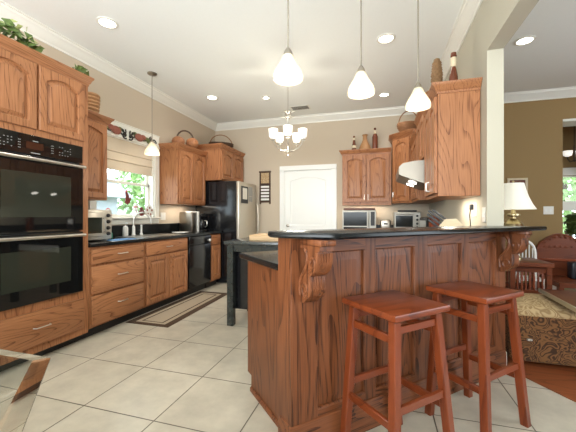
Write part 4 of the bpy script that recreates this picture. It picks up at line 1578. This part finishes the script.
woven_basket((-3.045, 4.42, 2.285), 'orange-brown two-lobed basket with dark arched handle on the cabinet after the window', 'lobed_basket', 0.20, 0.10, 0.17, 0.15, 'gourd', 'twig', 48, True)
woven_basket((-2.86, 5.28, 2.428), 'dark twig basket with high hoop handle above the refrigerator', 'twig_basket', 0.22, 0.12, 0.11, 0.20, 'twig', 'wicker', 35)
woven_basket((0.44, 5.36, 2.53), 'brown wicker basket with thin hoop handle on the corner cabinet', 'wicker_basket', 0.17, 0.13, 0.13, 0.25, 'wicker', 'wicker', 10)
woven_basket((-3.10, 2.72, 2.278), 'pale straw basket on the narrow cabinet behind the oven tower', 'straw_basket', 0.08, 0.08, 0.24, 0.04, 'raffia', 'raffia', 90)
woven_basket((0.62, 3.95, 2.425), 'low brown wicker basket above the range hood cabinet', 'wicker_basket', 0.14, 0.14, 0.16, 0.06, 'wicker', 'wicker', 80)


def bottle(loc, lab, prof, mat, bands=(), cap=None, n=14, group=None, name='decorative_bottle'):
    t = thing(name, lab, 'bottle', loc, 0, group)
    b = MB()
    b.lathe(prof, (0, 0, 0), n)
    b.build('bottle_body', mat, t)
    for p, m_ in bands:
        b = MB()
        b.lathe(p, (0, 0, 0), n)
        b.build('band', m_, t)
    if cap:
        b = MB()
        b.lathe(cap[0], (0, 0, 0), 12)
        b.build('stopper', cap[1], t)


zt = 1.383 + 0.86 + 0.066
bottle((-0.44, 5.62, zt), 'slim dark bottle with pale collar on the microwave cabinet', [(0.036, 0), (0.038, 0.02), (0.036, 0.10), (0.026, 0.15), (0.02, 0.20), (0.018, 0.22)], 'bottle',
       [([(0.039, 0.06), (0.041, 0.065), (0.041, 0.10), (0.038, 0.105)], 'cork'), ([(0.021, 0.20), (0.024, 0.205), (0.022, 0.235), (0.018, 0.24)], 'cork')], ([(0.012, 0.24), (0.02, 0.255), (0.016, 0.275), (0.0, 0.28)], 'bottle'))
bottle((-0.255, 5.62, zt), 'wide cone-shaped tan bottle standing between two slim bottles', [(0.112, 0), (0.113, 0.01), (0.085, 0.09), (0.052, 0.16), (0.038, 0.19), (0.036, 0.26), (0.05, 0.275), (0.045, 0.285), (0.0, 0.28)], 'raffia', n=18)
bottle((-0.085, 5.62, zt), 'tallest dark brown bottle with white neck beside the cone-shaped one', [(0.045, 0), (0.048, 0.01), (0.048, 0.23), (0.035, 0.27), (0.022, 0.29)], 'bottle',
       [([(0.020, 0.285), (0.024, 0.29), (0.018, 0.345), (0.016, 0.35)], 'cork')], ([(0.012, 0.35), (0.022, 0.365), (0.018, 0.39), (0.0, 0.395)], 'bottle'))
zr = 1.345 + 0.90 + 0.066
bottle((0.625, 3.08, zr), 'pale-necked dark bottle on the large cabinet beside the brown pod', [(0.036, 0), (0.038, 0.01), (0.036, 0.09), (0.024, 0.16), (0.016, 0.19)], 'bottle',
       [([(0.038, 0.0), (0.040, 0.01), (0.030, 0.13), (0.026, 0.14)], 'bottle'), ([(0.018, 0.185), (0.024, 0.19), (0.026, 0.26), (0.02, 0.27)], 'cork')], ([(0.018, 0.27), (0.026, 0.28), (0.022, 0.31), (0.0, 0.315)], 'bottle'))
pp = thing('pine_cone_pod', 'tall scaly brown pod standing on the large oak wall cabinet', 'pod', (0.515, 3.24, zr))
b = MB()
b.lathe([(0.038, 0), (0.045, 0.04), (0.045, 0.18), (0.040, 0.28), (0.026, 0.345), (0.0, 0.36)], (0, 0, 0), 16)
for k in range(13):
    z = 0.02 + k * 0.024
    r = 0.045 if z < 0.2 else 0.045 - (z - 0.2) * 0.11
    for i in range(9):
        a = 2 * PI * (i + 0.5 * (k % 2)) / 9
        b.sphere((r * math.cos(a), r * math.sin(a), z), (0.010, 0.010, 0.009), 6, 5)
b.build('pod_body', 'pod', pp)
dd_ = thing('dark_pod', 'small dark seed pod lying between the scaly pod and the bottle', 'pod', (0.60, 3.18, zr))
b = MB()
b.sphere((0, 0, 0.035), (0.05, 0.035, 0.035))
b.tube([(0.0, 0, 0.05), (0.03, -0.01, 0.09), (0.04, -0.02, 0.10)], [0.02, 0.012, 0.004], 7)
b.build('pod_body', 'twig', dd_)

# ------------------------------------------------------------------ on the cooking side counter
mw = thing('microwave', 'silver microwave with dark window on the back counter', 'microwave', (-0.615, 5.36, 0.9155))
b = MB()
b.box(0, 0.55, 0, 0.36, 0.015, 0.355, 0.006)
for x in (0.03, 0.50):
    for y in (0.03, 0.31):
        b.box(x, x + 0.025, y, y + 0.025, 0, 0.016)
b.build('microwave_body', 'appliance', mw)
b = MB()
b.box(0.0, 0.44, -0.016, -0.001, 0.02, 0.35, 0.004)
md = b.build('microwave_door', 'appliance', mw)
b = MB()
b.box(0.022, 0.405, -0.0175, -0.0161, 0.095, 0.325)
b.box(0.022, 0.405, -0.0175, -0.0161, 0.035, 0.075)
b.build('door_window', 'darkwindow', md, smooth=0)
b = MB()
b.box(0.445, 0.55, -0.016, -0.001, 0.02, 0.35, 0.004)
mp_ = b.build('control_panel', 'appliance', mw)
b = MB()
b.box(0.465, 0.53, -0.0175, -0.0161, 0.10, 0.33)
b.build('keypad', 'matblack', mp_, smooth=0)
b = MB()
b.tube([(0.425, -0.016, 0.08), (0.425, -0.045, 0.10), (0.425, -0.045, 0.29), (0.425, -0.016, 0.31)], 0.007, 7)
b.build('handle', 'steel', md)
ty = thing('wooden_tray', 'dark brown tray lying on top of the microwave', 'tray', (-0.60, 5.38, 0.9155 + 0.356))
b = MB()
b.slab([(0, 0), (0.52, 0), (0.52, 0.30), (0, 0.30)], 0, 0.035, 0.01)
b.build('tray_body', 'darkwood', ty)
ts = thing('toaster', 'small steel and black toaster between the microwave and the toaster oven', 'toaster', (0.00, 5.34, 0.9155))
b = MB()
b.box(0, 0.17, 0.0, 0.26, 0.02, 0.20, 0.025, 3)
b.build('toaster_body', 'nickel', ts)
b = MB()
b.box(-0.004, 0.174, -0.004, 0.264, 0.0, 0.06, 0.006)
b.build('base', 'matblack', ts)
b = MB()
b.box(0.05, 0.12, -0.022, -0.0005, 0.12, 0.145, 0.004)
b.build('lever', 'matblack', ts)
t2 = thing('toaster_oven', 'silver toaster oven with dark door in the back counter corner', 'toaster oven', (0.215, 5.30, 0.9155))
b = MB()
b.box(0, 0.40, 0, 0.32, 0.015, 0.325, 0.008)
for x in (0.03, 0.35):
    for y in (0.03, 0.27):
        b.box(x, x + 0.02, y, y + 0.02, 0, 0.016)
b.build('oven_body', 'appliance', t2)
b = MB()
b.box(0.01, 0.295, -0.014, -0.001, 0.04, 0.31, 0.004)
od = b.build('glass_door', 'appliance', t2)
b = MB()
b.box(0.025, 0.28, -0.0156, -0.0141, 0.085, 0.265)
b.build('door_window', 'darkwindow', od, smooth=0)
b = MB()
b.tube([(0.03, -0.014, 0.285), (0.04, -0.035, 0.285), (0.265, -0.035, 0.285), (0.275, -0.014, 0.285)], 0.006, 7)
b.build('handle', 'chrome', od)
for z in (0.08, 0.14, 0.20, 0.26):
    b = MB()
    b.lathe([(0.018, -0.001), (0.018, -0.012), (0.010, -0.02), (0.0, -0.021)], (0.345, 0, z), 12, 'Y')
    b.build('knob', 'matblack', t2)
ty = thing('black_tray', 'black shallow pan lying on the silver corner toaster oven', 'pan', (0.28, 5.34, 0.9155 + 0.3258))
b = MB()
b.slab([(0, 0), (0.28, 0), (0.28, 0.22), (0, 0.22)], 0, 0.028, 0.008)
b.build('pan_body', 'matblack', ty)
cg = thing('can_opener', 'black upright can opener on the counter beside the silver toaster oven', 'can opener', (0.60, 4.70, 0.9155), -40)
b = MB()
b.box(-0.06, 0.06, -0.05, 0.06, 0, 0.24, 0.015, 2)
b.build('opener_body', 'matblack', cg)
b = MB()
b.box(-0.045, 0.045, -0.062, -0.0505, 0.10, 0.20, 0.004)
b.build('front_plate', 'steel', cg)
wc = thing('wooden_canister', 'reddish wooden canister standing between can opener and knife block', 'canister', (0.60, 3.95, 0.9155))
b = MB()
b.lathe([(0.055, 0), (0.058, 0.01), (0.058, 0.22), (0.05, 0.225)], (0, 0, 0), 18)
b.build('canister_body', 'cherry_z', wc)
b = MB()
b.lathe([(0.058, 0.2255), (0.06, 0.24), (0.02, 0.25), (0.016, 0.27), (0.0, 0.275)], (0, 0, 0), 18)
b.build('lid', 'cherry_z', wc)

kb = thing('knife_block', 'pale wooden knife block full of black-handled knives at the bar', 'knife block', (0.595, 3.07, 0.9155), -12)
b = MB()
b.prism([(-0.10, 0.0), (0.10, 0.0), (0.115, 0.16), (0.05, 0.235), (-0.04, 0.23), (-0.105, 0.145)], -0.055, 0.055, 'XZ')
b.build('block', 'blockwood', kb, smooth=0)
dirv = Vector((-0.78, 0, 0.62)).normalized()
for k, (px, pz, py, l) in enumerate(((-0.055, 0.215, -0.035, 0.13), (-0.055, 0.215, 0.035, 0.13), (-0.075, 0.190, -0.03, 0.12), (-0.075, 0.190, 0.03, 0.12), (-0.095, 0.165, -0.02, 0.09), (-0.098, 0.162, 0.03, 0.09), (-0.035, 0.232, 0.0, 0.12))):
    p0 = Vector((px, py, pz))
    kn = tag(bpy.data.objects.new('kitchen_knife', None), 'black-handled kitchen knife standing in the pale knife block', 'knife', 'knives in the knife block')
    COL.objects.link(kn)
    mw_ = Matrix.Translation((0.595, 3.07, 0.9155)) @ Matrix.Rotation(math.radians(-12), 4, 'Z')
    kn.location = mw_ @ p0
    kn.rotation_euler = (0, 0, math.radians(-12))
    b = MB()
    b.obox((0, 0, 0), dirv * 0.018, 0.016, 0.028, up=(0, 1, 0))
    b.build('bolster', 'iron', kn)
    b = MB()
    b.obox(dirv * 0.0185, dirv * l * 1.15, 0.020, 0.033, up=(0, 1, 0), bev=0.004)
    b.build('handle', 'matblack', kn)
pt = thing('wall_outlet', 'cream wall outlet with black plug under the large oak cabinet', 'outlet', (XR, 3.12, 1.23), -90)
b = MB()
b.box(-0.06, 0.06, -0.007, -0.0005, -0.06, 0.06, 0.002)
b.build('plate', 'outlet', pt)
b = MB()
b.box(-0.05, -0.015, -0.035, -0.0071, 0.0, 0.05, 0.004)
b.tube([(-0.03, -0.03, 0.0), (-0.03, -0.035, -0.05), (-0.02, -0.03, -0.15), (0.0, -0.03, -0.28)], 0.005, 6)
b.build('plug', 'matblack', pt)
ls = thing('light_switch', 'white light switch at the wall end above the bar', 'switch', (XR, 2.865, 1.185), -90)
b = MB()
b.box(-0.035, 0.035, -0.007, -0.0005, -0.06, 0.06, 0.002)
b.build('plate', 'outlet', ls)
b = MB()
b.box(-0.008, 0.008, -0.014, -0.0071, -0.018, 0.018)
b.build('toggle', 'whiteplastic', ls)

# ------------------------------------------------------------------ wall plaque
wp = thing('letter_rack', 'narrow dark wood wall rack with small picture and white slats beside the refrigerator', 'wall rack', (-2.29, YB, 1.41))
b = MB()
b.box(0.0, 0.025, -0.03, -0.0005, 0, 0.64, 0.003)
b.box(0.20, 0.225, -0.03, -0.0005, 0, 0.64, 0.003)
b.box(0.0, 0.225, -0.02, -0.0005, 0.03, 0.06)
b.box(0.0, 0.225, -0.02, -0.0005, 0.385, 0.41)
b.box(-0.01, 0.235, -0.035, -0.0005, 0.62, 0.65, 0.003)
b.build('rack_frame', 'twig', wp)
b = MB()
b.box(0.0255, 0.1995, -0.006, -0.0005, 0.0605, 0.384)
b.build('backing', 'twig', wp, smooth=0)
b = MB()
b.box(0.026, 0.199, -0.012, -0.0005, 0.411, 0.619)
b.build('picture', 'painting', wp, smooth=0)
for k in range(5):
    b = MB()
    b.box(0.026, 0.199, -0.016, -0.0061, 0.075 + k * 0.062, 0.075 + k * 0.062 + 0.036)
    b.build('slat', 'whiteplastic', wp, smooth=0)

# ------------------------------------------------------------------ living room
et = thing('end_table', 'dark wood end table with spindle sides carrying the table lamp', 'table', (1.28, 3.72, 0.006))
b = MB()
b.slab([(-0.01, -0.02), (0.37, -0.02), (0.37, 0.44), (-0.01, 0.44)], 0.655, 0.70, 0.006)
b.build('table_top', 'darkwood', et)
for x in (0.0, 0.315):
    for y in (0.0, 0.37):
        b = MB()
        b.box(x, x + 0.045, y, y + 0.045, 0, 0.655, 0.003)
        b.build('leg', 'darkwood', et)
for y0, y1, x0, x1 in ((0.012, 0.03, 0.045, 0.315), (0.385, 0.403, 0.045, 0.315)):
    for z0, z1 in ((0.60, 0.655), (0.38, 0.42)):
        b = MB()
        b.box(x0, x1, y0, y1, z0, z1)
        b.build('rail', 'darkwood', et)
    for k in range(7):
        b = MB()
        x = 0.07 + k * 0.036
        b.lathe([(0.007, 0.42), (0.011, 0.46), (0.008, 0.49), (0.012, 0.54), (0.008, 0.58), (0.007, 0.60)], (x, (y0 + y1) / 2, 0), 8)
        b.build('spindle', 'cherry_z', et)
b = MB()
b.box(0.01, 0.35, 0.01, 0.405, 0.34, 0.38)
b.build('shelf', 'darkwood', et)

tl = thing('table_lamp', 'brass table lamp with flared cream shade behind the bar end', 'lamp', (1.40, 3.99, 0.707))
b = MB()
b.lathe([(0.085, 0), (0.085, 0.02), (0.05, 0.04), (0.025, 0.07), (0.03, 0.12), (0.06, 0.19), (0.085, 0.245), (0.075, 0.285), (0.045, 0.31), (0.045, 0.33), (0.085, 0.36), (0.09, 0.385), (0.06, 0.415), (0.028, 0.44), (0.024, 0.46), (0.062, 0.475), (0.062, 0.488), (0.025, 0.50), (0.014, 0.56)], (0, 0, 0), 24)
b.build('lamp_base', 'brass', tl)
b = MB()
out = [(0.205, 0.54), (0.170, 0.60), (0.140, 0.67), (0.115, 0.75), (0.098, 0.825)]
b.lathe(out + [(r - 0.004, z) for r, z in reversed(out)], (0, 0, 0), 16)
b.build('lamp_shade', 'lampshade', tl, smooth=60)
b = MB()
b.lathe([(0.004, 0.82), (0.006, 0.835), (0.014, 0.845), (0.0, 0.86)], (0, 0, 0), 10)
for k in range(3):
    a = 2 * PI * k / 3
    b.cyl((0, 0, 0.82), (0.096 * math.cos(a), 0.096 * math.sin(a), 0.822), 0.003, n=6)
b.cyl((0, 0, 0.56), (0, 0, 0.825), 0.004, n=6)
b.build('finial', 'brass', tl)

pf = thing('picture_frame', 'pale framed picture hanging on the tan wall behind the lamp', 'picture', (1.90, YLF, 1.36))
b = MB()
for x0, x1, z0, z1 in ((0, 0.27, 0, 0.03), (0, 0.27, 0.37, 0.40), (0, 0.03, 0.03, 0.37), (0.24, 0.27, 0.03, 0.37)):
    b.box(x0, x1, -0.02, -0.0005, z0, z1, 0.003)
b.build('frame_moulding', 'cork', pf)
b = MB()
b.box(0.03, 0.24, -0.008, -0.0005, 0.03, 0.37)
b.build('print', 'darkwood', pf, smooth=0)
os_ = thing('light_switch', 'white light switch plate on the tan wall near the tall opening', 'switch', (2.44, YLF, 1.26))
b = MB()
b.box(-0.065, 0.065, -0.008, -0.0005, -0.06, 0.06, 0.002)
b.build('plate', 'outlet', os_)
b = MB()
for x in (-0.03, 0.03):
    b.box(x - 0.01, x + 0.01, -0.012, -0.0081, -0.02, 0.02)
b.build('toggle', 'whiteplastic', os_)

# settee with carved crest
st = thing('carved_settee', 'dark carved wooden settee with arched crest behind the low table', 'settee', (1.93, 4.45, 0.006))
b = MB()
b.box(0.0, 1.5, 0.30, 0.345, 0.40, 0.76, 0.004)
b.build('backrest', 'darkwood', st)
b = MB()
crest = [(0.0, 0.76)]
for c0 in (0.0, 0.5, 1.0):
    crest += [(c0 + 0.03 + 0.44 * k / 12, 0.80 + 0.15 * math.sin(PI * (0.06 + 0.88 * k / 12))) for k in range(13)]
crest += [(1.5, 0.76)]
b.prism(crest, 0.30, 0.345, 'XZ')
for c0 in (0.0, 0.5, 1.0):
    for k in range(7):
        b.sphere((c0 + 0.08 + 0.057 * k, 0.298, 0.82 + 0.09 * math.sin(PI * (0.1 + 0.133 * k))), (0.022, 0.014, 0.02), 8, 6)
        b.sphere((c0 + 0.08 + 0.057 * k, 0.298, 0.785), (0.016, 0.010, 0.014), 8, 6)
    b.tube([(c0 + 0.03 + 0.44 * k / 12, 0.296, 0.785 + 0.15 * math.sin(PI * (0.06 + 0.88 * k / 12))) for k in range(13)], 0.009, 6)
b.build('crest', 'darkwood', st)
b = MB()
b.box(-0.02, 1.52, 0.285, 0.30, 0.60, 0.635, 0.004)
b.build('back_rail', 'cherry', st)
b = MB()
b.box(0.0, 1.5, -0.22, 0.30, 0.36, 0.42, 0.006)
b.build('seat', 'darkwood', st)
for x in (0.0, 1.45):
    for y in (-0.21, 0.28):
        b = MB()
        b.box(x, x + 0.05, y, y + 0.05, 0, 0.36)
        b.build('leg', 'darkwood', st)
cu = thing('throw_pillow', 'black pillow with painted pale blue sheen resting on the carved settee', 'pillow', (2.19, 4.50, 0.428), 0)
b = MB()
b.box(-0.02, 0.44, -0.02, 0.10, 0.0, 0.20, 0.02, 3)
b.build('pillow_body', 'cushion', cu)
b = MB()
b.box(0.05, 0.40, -0.028, -0.0201, 0.01, 0.11, 0.003)
b.build('sheen_patch', 'blue_sheen', cu)

# white arched chair back
wa = thing('white_chair', 'white metal chair with rounded arched back behind the corbel', 'chair', (1.62, 4.62, 0.006))
b = MB()
b.tube([(0.0, 0, 0.40), (0.0, 0, 0.70)] + [(0.12 - 0.12 * math.cos(PI * k / 10), 0, 0.70 + 0.16 * math.sin(PI * k / 10)) for k in range(1, 10)] + [(0.24, 0, 0.70), (0.24, 0, 0.40)], 0.014, 8)
b.build('back_frame', 'whiteplastic', wa)
b = MB()
for k in range(6):
    x = 0.03 + 0.036 * k
    b.cyl((x, 0, 0.42), (x, 0, 0.74 + 0.10 * math.sin(PI * (k + 0.5) / 6)), 0.007, n=6)
b.build('slat', 'whiteplastic', wa)
b = MB()
b.slab([(-0.02, -0.22), (0.26, -0.22), (0.26, 0.02), (-0.02, 0.02)], 0.39, 0.42, 0.008)
b.build('seat', 'whiteplastic', wa)
for x in (0.0, 0.24):
    for y in (-0.20, 0.0):
        b = MB()
        b.cyl((x, y, 0), (x, y, 0.39), 0.012, n=8)
        b.build('leg', 'whiteplastic', wa)

# ottoman
ot = thing('ottoman', 'upholstered ottoman in brown swirl fabric with cream patterned cushion top', 'ottoman', (1.0, 2.885, 0.006))
b = MB()
def rrect(x0, x1, y0, y1, r, n=6):
    out = []
    for cx, cy, a0 in ((x1 - r, y0 + r, -PI / 2), (x1 - r, y1 - r, 0), (x0 + r, y1 - r, PI / 2), (x0 + r, y0 + r, PI)):
        for k in range(n + 1):
            a = a0 + PI / 2 * k / n
            out.append((cx + r * math.cos(a), cy + r * math.sin(a)))
    return out
b.loft([[(x, y, z) for x, y in rrect(0, 0.85, 0, 0.56, 0.06)] for z in (0.03, 0.39)])
b.build('base', 'swirl', ot, smooth=40)
b = MB()
rings = []
for e, z in ((-0.004, 0.385), (-0.012, 0.40), (-0.004, 0.42), (0.03, 0.445), (0.09, 0.465), (0.18, 0.478)):
    rings.append([(x, y, z) for x, y in rrect(e, 0.85 - e, e, 0.56 - e, max(0.02, 0.06 - e))])
b.loft(rings)
b.build('cushion', 'swirl_top', ot, smooth=60)
b = MB()
b.sphere((0.12, -0.004, 0.20), (0.022, 0.014, 0.012), 10, 7)
b.build('pull', 'chrome', ot)
for x in (0.06, 0.76):
    for y in (0.06, 0.46):
        b = MB()
        b.cyl((x, y, 0), (x, y, 0.031), 0.02, n=8)
        b.build('foot', 'darkwood', ot)

# low table
lt = thing('low_table', 'dark wood low table with pale-edged top over the ottoman side', 'table', (1.31, 2.54, 0.006))
b = MB()
b.slab([(-0.01, 0.0), (1.0, 0.0), (1.0, 0.72), (0.04, 0.72)], 0.50, 0.53, 0.004)
b.build('table_top', 'darkwood', lt)
b = MB()
b.prism([(-0.022, -0.012), (-0.010, -0.012), (0.04, 0.73), (0.028, 0.73)], 0.502, 0.534)
e_ = b.build('edge_strip', 'chrome', lt, smooth=0)
for x in (0.62, 0.90):
    for y in (0.06, 0.62):
        b = MB()
        b.box(x, x + 0.05, y, y + 0.05, 0, 0.50)
        if x > 0.88 or y < 0.3:
            b.build('leg', 'darkwood', lt)
        else:
            b.build('leg', 'darkwood', lt)
lr = thing('area_rug', 'dusty pink rug edge beside the ottoman on the wood floor', 'rug', (1.42, 2.30, 0.0065))
b = MB()
b.slab([(0.0, 0.55), (0.25, 0.2), (0.48, 0.2), (0.48, 0.58)], 0, 0.006, 0.002)
b.build('rug_pile', 'lr_rug', lr)

# far room: hanging lamp, dark potted plant
hl = thing('hanging_lamp', 'white glass hanging lamp seen through the tall opening', 'hanging lamp', (3.42, 7.0, 2.25))
b = MB()
b.cyl((0, 0, 0.2), (0, 0, ZC - 2.25 - 0.001), 0.006, n=8)
b.lathe([(0.05, ZC - 2.25 - 0.02), (0.05, ZC - 2.25 - 0.001), (0.0, ZC - 2.25 - 0.0008)], (0, 0, 0), 12)
b.build('rod', 'iron', hl)
b = MB()
for sx in (-0.10, 0.10):
    b.tube([(0, 0, -0.05), (sx * 0.6, 0, -0.08), (sx, 0, -0.02), (sx, 0, 0.02)], 0.008, 6)
b.cyl((0, 0, -0.08), (0, 0, 0.22), 0.01, n=8)
b.build('arms', 'iron', hl)
for sx in (-0.10, 0.10):
    b = MB()
    b.lathe([(0.02, 0.02), (0.06, 0.04), (0.075, 0.12), (0.07, 0.125), (0.055, 0.045), (0.0, 0.03)], (sx, 0, 0), 14)
    b.build('glass_shade', 'opal', hl)
dp = thing('potted_plant', 'dark-leaved potted plant standing before the far room window', 'plant', (3.72, 7.55, 0.006))
b = MB()
b.lathe([(0.11, 0), (0.13, 0.02), (0.16, 0.30), (0.17, 0.32), (0.15, 0.32), (0.13, 0.28), (0.0, 0.28)], (0, 0, 0), 16)
b.build('pot', 'matblack', dp)
b = MB()
b.tube([(0, 0, 0.28), (0.01, 0, 0.7), (0.0, 0.01, 1.0)], 0.02, 7)
b.build('stem', 'bark', dp)
b = MB()
leaf_cloud(b, (0, 0, 1.0), (0.17, 0.17, 0.24), 200, 0.13, 77)
b.build('foliage', 'ivy', dp, smooth=0)
